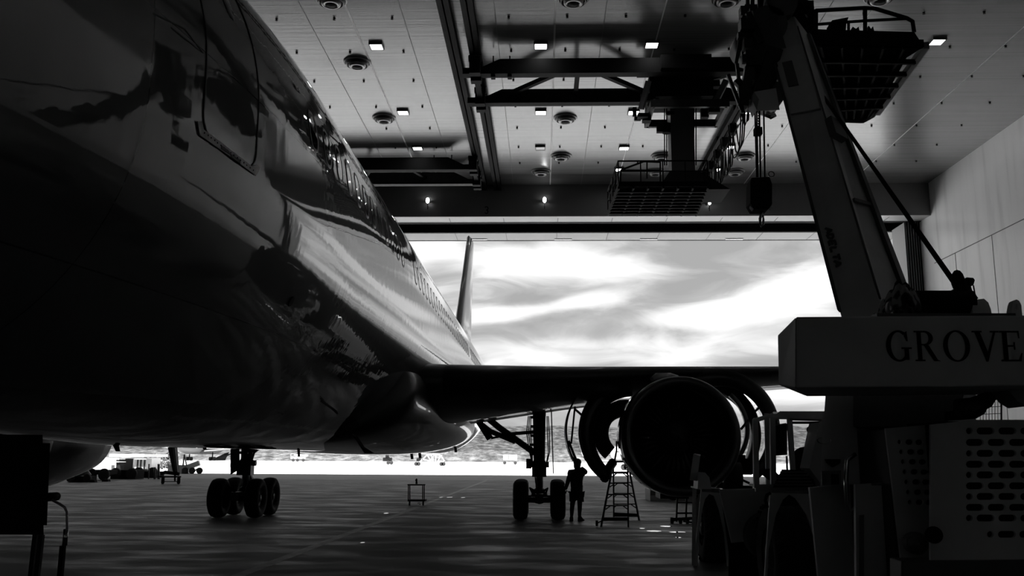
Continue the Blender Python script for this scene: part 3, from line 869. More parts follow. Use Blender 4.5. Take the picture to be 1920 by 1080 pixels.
def mirror(s): return (2*AX - s[0],) + s[1:]
for side in (0, 1):
    secs = [s if side == 0 else mirror(s) for s in SEC]
    MB().loft([airfoil(*s) for s in secs]).build('wing', m_wing, jet)
    sl = []
    for s in secs[1:]:
        s2 = (s[0], s[1]-.012, s[2]+.004, s[3], s[4]*1.03, s[5])
        sl.append(airfoil(*s2, n=22, f1=.055) if False else airfoil(*s2, f0=0.0, f1=.05))
    MB().loft(sl, True).build('slat', m_wing, jet)
# tail fin and stabilizers
def fin_ring(z, yle, ch, tcc):
    pts = airfoil(0, 0, 0, ch, tcc, 0)
    return [Vector((AX + p.z, yle + p.y, z)) for p in pts]
MB().loft([fin_ring(6.8, 50.8, 9.0, .10), fin_ring(9.8, 53.4, 7.3, .10), fin_ring(13.3, 57.0, 5.2, .095), fin_ring(16.1, 59.6, 3.6, .09), fin_ring(16.25, 60.0, 3.0, .02)]).build('tail_fin', mat('fin_paint', .22, .3, coat=.8), jet)
for s in (1, -1):
    MB().loft([airfoil(AX + s*.6, 55.0, 5.9, 5.2, .10, 0), airfoil(AX + s*9.3, 61.2, 6.9, 2.0, .09, 0)]).build('stabilizer', m_wing, jet)

# blade antennas and drains under the belly
def blade(px, py0, py1, X, lean, w, name='blade_antenna'):
    # distance at which the belly keel shows at that column
    lo = X*FPX/(px-1017); Y = lo*1.0
    zt = fus(Y)[1] - fus(Y)[2] + .05
    h = (py1-py0)/FPX*Y
    g = MB().prism([(X-.015, Y-w/2, zt), (X-.015, Y+w/2, zt), (X-.015, Y+w*.35+lean, zt-h), (X-.015, Y-w*.1+lean, zt-h)], (.03, 0, 0))
    g.build(name, m_black, jet)
for px, y0, y1, lean in ((214, 833, 852, .1), (384, 840, 849, .05), (563, 846, 862, .05)):
    blade(px, y0, y1, AX, lean, .12)
Y = 15.2
g = MB().prism([P(659, 814, 16.2), P(668, 826, 16.2), P(683, 850, 16.2), P(697, 850, 16.2), P(678, 838, 16.2), P(665, 818, 16.2)], (.04, .05, 0)); g.build('drain_mast', m_gear, jet)
for px, a, b, Yq in ((771, 845, 861, 36), (786, 843, 859, 34), (853, 833, 848, 36)):
    MB().bar(P(px, a, Yq), P(px+2, b, Yq), .05, .10, up=(1, 0, 0)).build('blade_antenna', m_gear, jet)

# ---------------- landing gear
def wheel(parent, c, r=.585, w=.44):
    M = Mrot(c, (1, 0, 0))
    prof = [(r*.50, -w*.34), (r*.62, -w*.44), (r*.80, -w*.50), (r*.94, -w*.40), (r*.99, -w*.22), (r, 0), (r*.99, w*.22), (r*.94, w*.40), (r*.80, w*.50), (r*.62, w*.44), (r*.50, w*.34)]
    o = MB().lathe(prof, M, 40).build('tyre', m_tire, parent)
    g = MB()
    for s in (-1, 1):
        g.lathe([(r*.53, s*w*.36), (r*.50, s*w*.30), (r*.40, s*w*.18), (r*.20, s*w*.20), (r*.16, s*w*.34), (.01, s*w*.35)], M, 28)
    g.build('wheel_hub', m_hub, o)
    return o
def main_gear(cx, cy, ztop, mirror_=1):
    G = part_empty('main_landing_gear', (cx, cy, 0), jet)
    r = .585
    for dx_ in (-.56, .56):
        for dy in (-.71, .71): wheel(G, (cx+dx_, cy+dy, r))
    g = MB().bar((cx, cy-1.0, r+.05), (cx, cy+1.0, r+.05), .24, .26)
    g.ball((cx, cy, r+.1), .26, 12); g.build('bogie_beam', m_gear, G)
    g = MB()
    for dy in (-.71, .71): g.cyl((cx-.62, cy+dy, r), (cx+.62, cy+dy, r), .085, 12)
    g.build('axle_pair', m_gear, G)
    MB().cyl((cx, cy, r), (cx, cy, 2.0), .115, 18).build('oleo_piston', mat('chrome_piston', .5, .15, metal=1), G)
    g = MB().tube([(cx, cy, 1.45), (cx, cy, 1.7), (cx, cy, 1.75), (cx, cy, 3.0), (cx, cy, ztop)], .2, 18, True, [.21, .21, .18, .20, .23])
    g.cyl((cx-.3, cy, 1.62), (cx+.3, cy, 1.62), .09, 10).box((cx-.22, cy-.26, 1.25), (cx+.22, cy+.1, 1.55)); g.build('oleo_cylinder', m_gear, G)
    g = MB().bar((cx-.09, cy+.2, 1.5), (cx-.05, cy+.75, 1.05), .16, .08).bar((cx-.05, cy+.75, 1.05), (cx, cy+.3, .68), .16, .08); g.build('torque_link', m_gear, G)
    m = mirror_
    X = lambda d: cx - m*d
    MB().tube([(X(.18), cy, 2.0), (X(1.25), cy-.2, 2.75), (X(2.0), cy-.4, 3.35)], .10, 10).build('side_brace', m_gear, G)
    MB().tube([(X(.75), cy-.1, 2.32), (X(1.5), cy-.3, 2.62), (X(2.15), cy-.45, 3.12)], .08, 8).build('lock_link', m_gear, G)
    MB().tube([(X(.12), cy, 2.62), (X(.9), cy-.15, 2.55)], .055, 8).build('lock_actuator', m_gear, G)
    g = MB().tube([(X(1.0), cy-.15, 2.52), (X(1.45), cy-.2, 2.42), (X(2.05), cy-.35, 3.2)], .045, 8).tube([(X(1.55), cy-.2, 2.38), (X(2.1), cy-.35, 3.22)], .07, 8); g.build('retract_strut', m_gear, G)
    # shock strut door and hydraulic lines
    g = MB().prism([(X(-.36), cy-.45, 3.3), (X(-.36), cy+.5, 3.3), (X(-.42), cy+.3, 1.35), (X(-.42), cy-.1, 1.35)], (-m*-.03, 0, 0)); g.build('gear_door', m_wing, G)
    for k in range(5):
        x = cx + (-.34 + .04*k if k < 3 else .24 + .04*(k-3)); 
        MB().tube([(x, cy-.12, 3.1), (x-.05+.02*k, cy-.22, 2.6), (x+.04, cy-.2, 2.0), (cx+(-.2 if k < 3 else .2), cy-.24, 1.55)], .018, 6).build('hydraulic_line', m_black, G)
    g = MB()
    for k in range(5): g.box((cx-.28, cy-.3, 1.9+k*.28), (cx+.1+.05*(k%2), cy-.16, 1.98+k*.28))
    g.box((cx-.4, cy-.34, 1.5), (cx-.24, cy-.1, 1.8)); g.build('bracket_set', m_gear, G)
    g = MB().tube([(cx-.2, cy-.75, r+.2), (cx-.28, cy-.8, r+.35), (cx-.1, cy-.85, r+.25), (cx, cy-.9, r+.12)], .035, 8).tube([(cx+.2, cy-.75, r+.2), (cx+.25, cy-.8, r+.34), (cx+.1, cy-.85, r+.25)], .035, 8)
    g.build('brake_hose', m_black, G)
    return G
gy = PZ(1010, 975, 0).y + .71
gx = P(1011, 900, gy-.71).x
main_gear(gx, gy, 3.55, 1)
gx2 = P(447, 900, gy-.71).x
main_gear(gx2, gy, 3.3, -1)
# right gear fuselage door hanging beside the strut
MB().prism([P(432, 842, gy-.5), P(448, 842, gy-.5), P(448, 880, gy-.5), P(432, 890, gy-.5)], (0, .06, 0)).build('bay_door', m_wing, jet)

# ---------------- engines
m_cowl = mat('cowl_paint', .03, .28, coat=.8, var=.15, vscale=1)
m_lip = mat('inlet_lip_metal', .18, .3, metal=.9)
m_inner = mat('duct_lining', .03, .5)
m_fanm = mat('fan_blade_metal', .05, .35, metal=.7)
ce = P(1279.5, 817, 20.6)
def engine(cx, cy, cz, rr, open_):
    E = part_empty('engine', (cx, cy, cz), jet)
    M = Mrot((cx, cy, cz), (0, 1, 0))
    r = rr
    MB().lathe([(r*.80, .30), (r*.84, .06), (r*.90, 0), (r*.955, .05), (r*.99, .22)], M, 64).build('inlet_lip', m_lip, E)
    MB().lathe([(r*.99, .22), (r*1.0, .55), (r*1.0, 1.15), (r*.985, 1.2), (r*.93, 1.2), (r*.85, .9), (r*.80, .30)], M, 64).build('inlet_cowl', m_cowl, E)
    n = 36
    bl = MB()
    for k in range(n):
        a = 2*math.pi*k/n; rings = []
        for rad, tw, ch in ((.28*r, 25, .20), (.55*r, 45, .22), (.83*r, 62, .20)):
            c = Vector((rad*math.cos(a), rad*math.sin(a), .98)); tdir = Vector((-math.sin(a), math.cos(a), 0))
            d = (tdir*math.sin(R(tw)) + Vector((0, 0, 1))*math.cos(R(tw)))*ch/2; nn = d.cross(Vector((math.cos(a), math.sin(a), 0))).normalized()*.012
            rings.append([M @ (c - d), M @ (c + nn), M @ (c + d), M @ (c - nn)])
        bl.loft(rings, True)
    bl.build('fan', m_fanm, E)
    MB().lathe([(.3*r, 1.0), (.24*r, .85), (.13*r, .68), (.01, .56)], M, 32).build('spinner', mat('spinner_paint', .10, .35), E)
    MB().lathe([(.84*r, 1.25), (.84*r, 1.5), (.30*r, 1.5)], M, 40).build('stator_ring', m_inner, E)
    if open_:
        MB().lathe([(r*.93, 1.2), (r*.90, 1.25), (r*.90, 2.0), (r*.86, 2.05), (r*.6, 2.1)], M, 56).build('fan_case', m_gear, E)
        MB().lathe([(r*.55, 2.0), (r*.50, 2.3), (r*.42, 3.2), (r*.40, 4.2), (r*.45, 4.6), (r*.30, 5.0), (.02, 5.6)], M, 40).build('core', m_gear, E)
        for k in range(14):
            a = R(random.uniform(0, 360)); rr_ = r*random.uniform(.47, .56)
            pts = [M @ Vector((rr_*math.cos(a+.12*j), rr_*math.sin(a+.12*j), 2.2+.45*j)) for j in range(5)]
            MB().tube(pts, random.uniform(.02, .045), 6).build('pipe', m_gear, E)
        g = MB(); 
        for k in range(7):
            c = M @ Vector((r*.62*math.cos(R(35-k*9+180*0)), -0, 0))
        g.box((cx-.35, cy+1.3, cz-rr*1.05), (cx+.3, cy+2.2, cz-rr*.8)); g.build('gearbox', m_gear, E)
    else:
        MB().lathe([(r*1.0, 1.15), (r*1.02, 2.0), (r*.98, 3.0), (r*.82, 4.3), (r*.72, 5.0), (r*.68, 5.0), (r*.6, 4.0)], M, 56).build('cowl_door', m_cowl, E)
        MB().lathe([(r*.5, 3.8), (r*.45, 5.0), (r*.35, 5.8), (.02, 6.5)], M, 36).build('exhaust_cone', m_gear, E)
    # pylon up to the wing
    wx = cx
    MB().loft([[Vector((wx+sx*w, y, z)) for sx, z in ((-1, zl), (1, zl), (1, zh), (-1, zh))] for (y, w, zl, zh) in ((cy+1.0, .10, cz+rr*.78, cz+rr*.98), (cy+2.2, .2, cz+rr*.5, cz+rr*1.12), (cy+3.6, .22, cz+rr*.4, 4.15), (cy+6.5, .18, cz+rr*.5, 3.75), (cy+8.3, .06, cz+rr*.85, 3.5))], smooth=False).build('pylon', m_wing, E)
    return E
eng = engine(ce.x, ce.y, ce.z, 112.5/FPX*20.6*1.0, True)
engine(2*AX - ce.x, ce.y, ce.z, 112.5/FPX*20.6, False)
# opened cowls: half ducts swung out on the pylon hinge
def half_duct(px, py, Rpx, tpx, a0, a1, Y, length, name, m, lab=None, t_taper=(1, 1), parent=eng, taper=1.0, skew=0.0):
    """c-shaped duct: arc about (px, py) from angle a0 to a1 (degrees, anticlockwise from +x), length along Y"""
    c = P(px, py, Y); k = Y/FPX; n = 40; rings = []
    for i in range(n+1):
        u = i/n; a = R(a0 + (a1-a0)*u); th = tpx*k*(t_taper[0] + (t_taper[1]-t_taper[0])*u)
        ro, ri = Rpx*k, Rpx*k - th
        d = Vector((math.cos(a), 0, math.sin(a))); q = []
        for (rad, yy) in ((ri, .06), (ri+th*.3, 0), (ro-th*.3, 0), (ro, .06), (ro*taper, length), (ro*taper-th, length)):
            q.append(c + d*rad + Vector((skew*yy, yy, 0)))
        rings.append(q)
    o = MB().loft(rings, True).build(name, m, parent)
    if lab: o['label'] = lab
    return o
half_duct(1196, 811, 109, 20, 97, 234, 22.9, .9, 'thrust_reverser_half', m_cowl, 'opened left half, dark C-shaped duct', (2.0, 1.15), taper=.99, skew=.0)
half_duct(1176, 812, 62, 29, 78, 229, 23.4, .8, 'inner_duct_wall', m_inner, None, (1.0, .95), taper=.97)
half_duct(1349, 805, 112, 20, 122, -52, 22.9, .9, 'thrust_reverser_half', m_cowl, 'opened right half, dark C-shaped duct', (1.7, .95), taper=1.0, skew=.14)
half_duct(1322, 812, 103, 22, 125, -42, 23.4, .8, 'inner_duct_wall', m_inner, None, (1.1, .6), taper=.98, skew=.14)
half_duct(1318, 803, 86, 8, 50, -50, 22.6, .4, 'duct_edge_seal', mat('pale_duct_edge', .35, .4), None, skew=.14)
half_duct(1171, 808, 109, 3.2, 122, 211, 22.0, 1.2, 'fan_cowl_panel', mat('cowl_inner', .10, .4), 'thin curved fan cowl door propped open')
g = MB().tube([P(1078, 762, 22.1), P(1071, 832, 22.1)], .022, 8); g.build('hold_open_rod', m_gear, eng)
MB().tube([P(1079, 768, 22.2), P(1095, 782, 22.6)], .028, 8).build('hold_open_rod', m_gear, eng)
MB().tube([P(1106, 792, 22.9), P(1118, 804, 23.2)], .028, 8).build('hold_open_rod', m_gear, eng)
MB().tube([P(1426, 762, 23), P(1416, 771, 23.2)], .03, 8).build('hold_open_rod', m_gear, eng)
MB().tube([P(1403, 788, 22.6), P(1390, 804, 22.2)], .03, 8).build('hold_open_rod', m_gear, eng)
MB().tube([P(1066, 826, 22.1), P(1075, 850, 22.1), P(1082, 866, 22.1)], .03, 8).build('hold_open_rod', m_gear, eng)
# hinge beam above the engine with small lit rounded cover
g = MB().tube([P(1222, 711, 21.3), P(1232, 706.5, 21.5), P(1255, 706, 22), P(1270, 709, 22.3)], .085, 10, True, [.05, .09, .09, .07]); o = g.build('strake', mat('pale_strake', .4, .3, metal=.4), eng)
g = MB().tube([P(1150, 866, 23.4), P(1140, 880, 23.2), P(1133, 898, 22.9)], .11, 8); g.build('latch_beam', m_gear, eng)
# lower right engine plumbing
g = MB()
for k in range(14):
    p = P(random.uniform(1385, 1410), random.uniform(858, 880), 22.5); s = random.uniform(.06, .14); g.box((p.x-s, p.y-s, p.z-s), (p.x+s, p.y+s, p.z+s))
g.build('accessory_unit', m_black, eng)

# nose gear, outside the frame to the left except for its door
NGx, NGy = AX, 5.6
NG = part_empty('nose_landing_gear', (NGx, NGy, 0), jet)
for s in (-.32, .32): wheel(NG, (NGx+s, NGy, .47), .47, .33)
MB().cyl((NGx, NGy, .47), (NGx, NGy, 3.0), .11, 14).build('oleo_cylinder', m_gear, NG)
MB().cyl((NGx-.36, NGy, .47), (NGx+.36, NGy, .47), .07, 12).build('axle', m_gear, NG)

for px in (1311, 1328, 1348, 1369):
    p = P(px, 690.5, 24.2); MB().box((p.x-.05, 24.0, p.z-.12), (p.x+.05, 24.2, p.z)).build('lug', m_black, jet)

# ------------------------------------------------------------------ mobile crane
m_cr = mat('crane_paint', .75, .45, var=.15, vscale=1.2)
m_crd = mat('crane_dark_paint', .10, .5, var=.2, vscale=2)
m_chip = mat('chipped_pale_paint', .30, .5, var=.6, vscale=3.5)
m_chrome = mat('chrome', .6, .12, metal=1)
m_cglass = bpy.data.materials.new('clear_glass'); m_cglass.use_nodes = True
_b = m_cglass.node_tree.nodes['Principled BSDF']; _b.inputs['Transmission Weight'].default_value = 1; _b.inputs['Roughness'].default_value = 0; _b.inputs['IOR'].default_value = 1.05; _b.inputs['Base Color'].default_value = (.75, .75, .75, 1)
crane = thing('mobile_crane', (4.2, 11, 0), 'large dark mobile crane with raised boom and lettered counterweight, right foreground', 'crane')

# counterweight with lettering, face towards the viewer
YCW = 7.2
A0 = P(1492, 594, YCW); B0 = P(1492, 727, YCW); R0 = P(1940, 590, YCW); R1 = P(1940, 722, YCW)
T1 = P(1650, 587, YCW)
xr_ = R0.x + .55
g = MB()
face = [Vector((A0.x, YCW, A0.z)), Vector((B0.x, YCW, B0.z)), Vector((xr_, YCW, R1.z)), Vector((xr_, YCW, R0.z))]
back = [p + Vector((.35, 1.0, 0)) for p in face]
g.hexa(face, back)
ch = P(1458, 628, YCW+.45); ch2 = P(1460, 722, YCW+.45)
g.hexa([face[0]+Vector((0,.001,0)), Vector((ch.x, YCW+.45, ch.z)), Vector((ch2.x, YCW+.45, ch2.z)), face[1]+Vector((0,.001,0))],
       [back[0], Vector((ch.x+.30, YCW+1.0, ch.z)), Vector((ch2.x+.30, YCW+1.0, ch2.z)), back[1]])
cw = g.build('counterweight', m_cr, crane, bevel=.012)
a_, b_ = P(1640, 589, YCW+.3), P(1900, 606, YCW+.3)
MB().box((a_.x, YCW+.25, b_.z), (b_.x, YCW+.95, a_.z)).build('deck_plate', m_crd, crane)
# serif letters GROVE, thick and thin strokes
def serif_word(mb, word, x0, z0, x1, z1, y, th=.012):
    H = z1 - z0
    def T(u, v): return (x0 + u*H, y, z0 + v*H)
    def poly(pts): mb.prism([T(*p) for p in pts], (0, -th, 0))
    def rectp(a, b, c, d): poly([(a, b), (c, b), (c, d), (a, d)])
    def arc(cx, cz, rx, rz, tx, tz, a0, a1, n=26):
        for i in range(n):
            q = []
            for k, a in ((0, a0+(a1-a0)*i/n), (0, a0+(a1-a0)*(i+1)/n)): q.append((cx+rx*math.cos(R(a)), cz+rz*math.sin(R(a))))
            for a in (a0+(a1-a0)*(i+1)/n, a0+(a1-a0)*i/n): q.append((cx+(rx-tx)*math.cos(R(a)), cz+(rz-tz)*math.sin(R(a))))
            poly(q)
    u = 0
    for chh in word:
        if chh == 'G':
            arc(u+.43, .5, .43, .52, .16, .06, 52, 318); rectp(u+.62, .04, u+.76, .42); rectp(u+.52, .40, u+.86, .45); poly([(u+.66, .95), (u+.72, .99), (u+.74, .66), (u+.70, .66), (u+.62, .84)]); u += .98
        elif chh == 'R':
            rectp(u+.08, 0, u+.22, 1); rectp(u-.01, 0, u+.32, .045); rectp(u-.01, .955, u+.3, 1)
            arc(u+.34, .76, .28, .24, .14, .05, -90, 90); rectp(u+.2, .95, u+.36, 1); rectp(u+.2, .52, u+.36, .565)
            poly([(u+.30, .53), (u+.46, .53), (u+.74, .04), (u+.84, 0), (u+.62, 0)]); u += .96
        elif chh == 'O':
            arc(u+.45, .5, .45, .52, .15, .05, 0, 360, 40); u += 1.04
        elif chh == 'V':
            poly([(u+.04, 1), (u+.21, 1), (u+.46, .26), (u+.38, -.01)]); poly([(u+.38, -.01), (u+.44, -.01), (u+.76, 1), (u+.70, 1), (u+.40, .14)])
            rectp(u-.04, .955, u+.29, 1); rectp(u+.58, .955, u+.86, 1); u += .90
        elif chh == 'E':
            rectp(u+.08, 0, u+.23, 1); rectp(u-.01, 0, u+.66, .05); rectp(u-.01, .95, u+.64, 1); rectp(u+.2, .48, u+.48, .53)
            rectp(u+.44, .38, u+.48, .63); poly([(u+.60, .95), (u+.64, .95), (u+.65, .76), (u+.62, .76)]); poly([(u+.58, .05), (u+.66, .05), (u+.71, .27), (u+.68, .27)]); u += .72
        elif chh == 'A':
            poly([(u+.0, 0), (u+.07, 0), (u+.40, .8), (u+.36, 1)]); poly([(u+.36, 1), (u+.44, 1), (u+.80, 0), (u+.62, 0)]); rectp(u+.16, .30, u+.62, .36); u += .9
    return u
lw = MB()
a = P(1663, 677, YCW); b = P(1663, 620.5, YCW); H_ = b.z - a.z
ww = P(1916, 650, YCW).x - a.x
mbt = MB(); wtot = serif_word(mbt, 'GROVE', 0, 0, 0, 1, 0)
sx = ww / (wtot)
g = MB(); serif_word(g, 'GROVE', 0, 0, 0, 1, 0, th=.006)
g.v = [(a.x + v[0]*sx, YCW - .001 + v[1], a.z + v[2]*H_) for v in g.v]
g.build('lettering', m_black, cw)

# boom: box section leaning away from the viewer
def q4(l, c, r, Yl, Yc, Yr):
    a, b, d = P(*l, Yl), P(*c, Yc), P(*r, Yr); return [a, b, d, a + (d - b)]
lo_ = q4((1578, 602), (1663, 602), (1716, 595), 10.2, 9.8, 10.4)
hi_ = q4((1432, 44), (1490, 30), (1514, 62), 14.1, 13.8, 14.3)
g = MB().hexa(lo_, hi_); boom = g.build('boom', m_cr, crane, bevel=.02)
# weld bead along the corner, paint marks near the head
MB().tube([lo_[1].lerp(hi_[1], .05), lo_[1].lerp(hi_[1], .95)], .012, 6).build('corner_weld', m_gsteel, boom)
g = MB().hexa([lo_[0].lerp(hi_[0], t_) + Vector((0, -.03, 0)) for t_ in (.62, .62, .66, .66)], [p + Vector((0, .01, 0)) for p in [lo_[0].lerp(hi_[0], t_) for t_ in (.62, .62, .66, .66)]]) if False else MB()
# lifting lug, hose guide and side plates on the boom
def on_boom(u, v, out=0.0):
    """point on the left face, u along, v across"""
    a = lo_[0].lerp(hi_[0], u); b = lo_[1].lerp(hi_[1], u)
    n = (b - a).cross(hi_[0] - lo_[0]).normalized()
    if n.y > 0: n = -n
    return a.lerp(b, v) + n*out
def on_side(u, v, out=0.0):
    a = lo_[1].lerp(hi_[1], u); b = lo_[2].lerp(hi_[2], u)
    n = (b - a).cross(hi_[0] - lo_[0]).normalized()
    if n.x < 0: n = -n
    return a.lerp(b, v) + n*out
def plate(fn, u0, u1, v0, v1, th, name, m, lab=None):
    g = MB().hexa([fn(u0, v0, .001), fn(u0, v1, .001), fn(u1, v1, .001), fn(u1, v0, .001)], [fn(u0, v0, th), fn(u0, v1, th), fn(u1, v1, th), fn(u1, v0, th)])
    return g.build(name, m, boom, label=lab)
plate(on_boom, .02, .98, .0, .06, .05, 'edge_flange', m_crd)
plate(on_side, .02, .98, .82, 1.0, .05, 'edge_flange', m_crd)
plate(on_boom, .60, .86, .1, .95, .035, 'head_reinforcement', m_cr)
plate(on_boom, .70, .80, .25, .55, .05, 'access_plate', m_gsteel)
plate(on_side, .50, .56, -.1, .5, .10, 'hose_guide', m_crd)
plate(on_side, .30, .31, .1, .9, .03, 'section_band', m_crd)
# word down the left face of the boom: A D E L T A in plain strokes
def stroke_word(word):
    segs = {'A': [((0,0),(.3,1)),((.3,1),(.6,0)),((.1,.35),(.5,.35))], 'D': [((0,0),(0,1)),((0,1),(.35,.9)),((.35,.9),(.5,.5)),((.5,.5),(.35,.1)),((.35,.1),(0,0))],
            'E': [((0,0),(0,1)),((0,1),(.5,1)),((0,.5),(.4,.5)),((0,0),(.5,0))], 'L': [((0,1),(0,0)),((0,0),(.5,0))], 'T': [((0,1),(.6,1)),((.3,1),(.3,0))]}
    g = MB(); n = len(word)
    for i, chh in enumerate(word):
        for (p, q) in segs[chh]:
            def m_(pt):
                # letters run down the boom, tops towards the boom's right
                u = .232 - (i*.75 + pt[0]) * .0235; v = .20 + pt[1]*.15
                return on_boom(u, v, .01)
            a_, b_ = m_(p), m_(q); nrm = on_boom(.2, .5, 1) - on_boom(.2, .5, 0)
            g.bar(a_, b_, .028, .010, up=nrm)
    return g
stroke_word('ADELTA').build('lettering', mat('faded_lettering', .12, .7), boom)
# boom head with sheaves, guards and hoist gear
g = MB()
g.hexa([P(1400, 60, 13.6), P(1455, 25, 13.6), P(1480, 110, 13.4), P(1425, 205, 13.4)], [P(1400, 60, 14.5), P(1455, 25, 14.5), P(1480, 110, 14.3), P(1425, 205, 14.3)])
g.build('boom_head', m_crd, crane)
g = MB().hexa([P(1414, 172, 13.2), P(1455, 165, 13.2), P(1462, 206, 13.2), P(1418, 208, 13.2)], [P(1414, 172, 14.0), P(1455, 165, 14.0), P(1462, 206, 14.0), P(1418, 208, 14.0)])
g.build('head_block', m_cr, crane)
g = MB().prism([P(1414, 172, 13.18), P(1423, 186, 13.18), P(1419, 207, 13.18), P(1411, 190, 13.18)], (0, .3, 0)); g.build('head_plate', mat('pale_plate', .35, .5), crane)
g = MB()
for (px, py, r_) in ((1406, 85, .26), (1418, 150, .2), (1432, 60, .3), (1445, 186, .17), (1458, 20, .24)):
    c = P(px, py, 13.9); g.cyl(c + Vector((0, -.3, 0)), c + Vector((0, .3, 0)), r_, 22)
g.build('sheave_set', m_crd, crane)
m_dir = mat('greasy_steel', .02, .4, metal=.3)
g = MB()
for k in range(30):
    p = P(random.uniform(1392, 1422), random.uniform(20, 200), 13.6+random.uniform(-.3, .5)); s = [random.uniform(.03, .12) for _ in range(3)]
    g.box((p.x-s[0], p.y-s[1], p.z-s[2]), (p.x+s[0], p.y+s[1], p.z+s[2]))
for (a, b, w) in (((1452, 95), (1427, 175), .22), ((1402, 25), (1428, 80), .09), ((1395, 30), (1380, 120), .05), ((1410, 100), (1392, 200), .14), ((1425, 200), (1380, 150), .10), ((1382, 120), (1392, 212), .05), ((1365, 140), (1390, 205), .05)):
    g.bar(P(*a, 13.4), P(*b, 13.4), w)
g.build('head_gear', m_dir, crane)
g = MB().bar(P(1389, 31, 13.5), P(1412, 29, 13.5), .06, .13); g.build('head_arm', m_cr, crane)
plate(on_boom, .86, .97, -.25, .15, .05, 'side_gusset', m_cr)
MB().tube([P(1436, 213, 13.3), P(1446, 218, 13.3), P(1452, 214, 13.3)], .05, 10).build('head_lamp', m_chrome, crane)
# hoist rope and hook block
YH = 13.5
g = MB()
for a, b in (((1415.5, 208), (1419, 332)), ((1419, 208), (1421, 332)), ((1424, 208), (1426, 332)), ((1432, 208), (1434, 332))):
    MB().tube([P(*a, YH), P(*b, YH)], .013, 6).build('hoist_rope', m_black, crane)
g = MB()
for k in range(7): c = P(1423.5, 212+k*5, YH-.05); g.ball(c, .022, 6, (1, .6, 1.1))
c = P(1421, 247, YH); g.box((c.x-.055, c.y-.06, c.z-.055), (c.x+.055, c.y+.06, c.z+.055)).ball(c, .065, 10); g.build('anti_two_block_weight', m_black, crane)
hb = MB()
pts = [(1409, 333), (1443, 331), (1448, 345), (1448, 382), (1441, 392), (1414, 392), (1407, 380), (1407, 342)]
hb.prism([P(x, y, YH-.12) for x, y in pts], (0, .3, 0))
hook = hb.build('hook_block', m_black, crane, bevel=.01)
g = MB(); c = P(1446, 327, YH); g.lathe([(.05, -.01), (.035, -.01), (.035, .01), (.05, .01), (.05, -.01)], Mrot(c, (0, 1, 0)), 16); g.build('shackle', m_dir, hook)
for s in (0, 1):
    q = [(1407, 386), (1413, 392), (1411, 395), (1406.5, 389)] if s == 0 else [(1448, 384), (1449, 388), (1444, 393), (1443, 391)]
    MB().prism([P(x, y, YH-.14) for x, y in q], (0, .05, 0)).build('warning_chevron', mat('pale_marking', .5, .5), hook)
ctr = [(1428, 392), (1428, 402), (1425, 410), (1425.5, 419), (1428, 424), (1431, 420), (1431.5, 411), (1430.5, 403)]
MB().tube([P(x, y, YH) for x, y in ctr], .018, 8, True, [.025, .024, .022, .02, .022, .02, .016, .010]).build('hook', mat('hook_steel', .3, .2, metal=1), hook)
# rope from the winch up to the head
MB().cyl(P(1788, 528, 8.2), P(1489, 103, 15.0), .024, 8).build('hoist_rope', m_black, crane)

# winch and deck items behind the counterweight
YW = 8.0
g = MB().cyl(P(1716, 568, YW), P(1822, 568, YW), P(1716, 545, YW).z - P(1716, 568, YW).z, 30); g.build('winch_drum', m_black, crane)
g = MB()
z0 = P(1700, 592, YW).z
g.prism([P(1812, 592, YW), P(1812, 548, YW), P(1818, 541, YW), P(1824, 560, YW), P(1828, 592, YW)], (0, .5, 0)); g.build('winch_cheek', m_crd, crane)
g = MB().prism([P(x, y, YW-.1) for x, y in ((1824, 592), (1824, 562), (1845, 560), (1853, 567), (1858, 580), (1860, 592))], (0, .5, 0)); g.build('gear_cover', m_cr, crane)
g = MB(); c = P(1796, 527, YW); g.ball(c, .06, 14, (1, .6, 1.65)); g.build('rope_roller', m_black, crane)
g = MB().bar(P(1796, 530, YW), P(1812, 532, YW), .05).prism([P(x, y, YW-.05) for x, y in ((1809, 524), (1813, 520), (1825, 521), (1828, 525), (1825, 535), (1811, 534))], (0, .12, 0))
g.prism([P(x, y, YW) for x, y in ((1786, 545), (1806, 533), (1820, 535), (1824, 548), (1828, 562), (1786, 548))], (0, .12, 0)).tube([P(1825, 535, YW), P(1828, 552, YW), P(1833, 560, YW)], .006, 5)
g.build('rope_guide', m_black, crane)
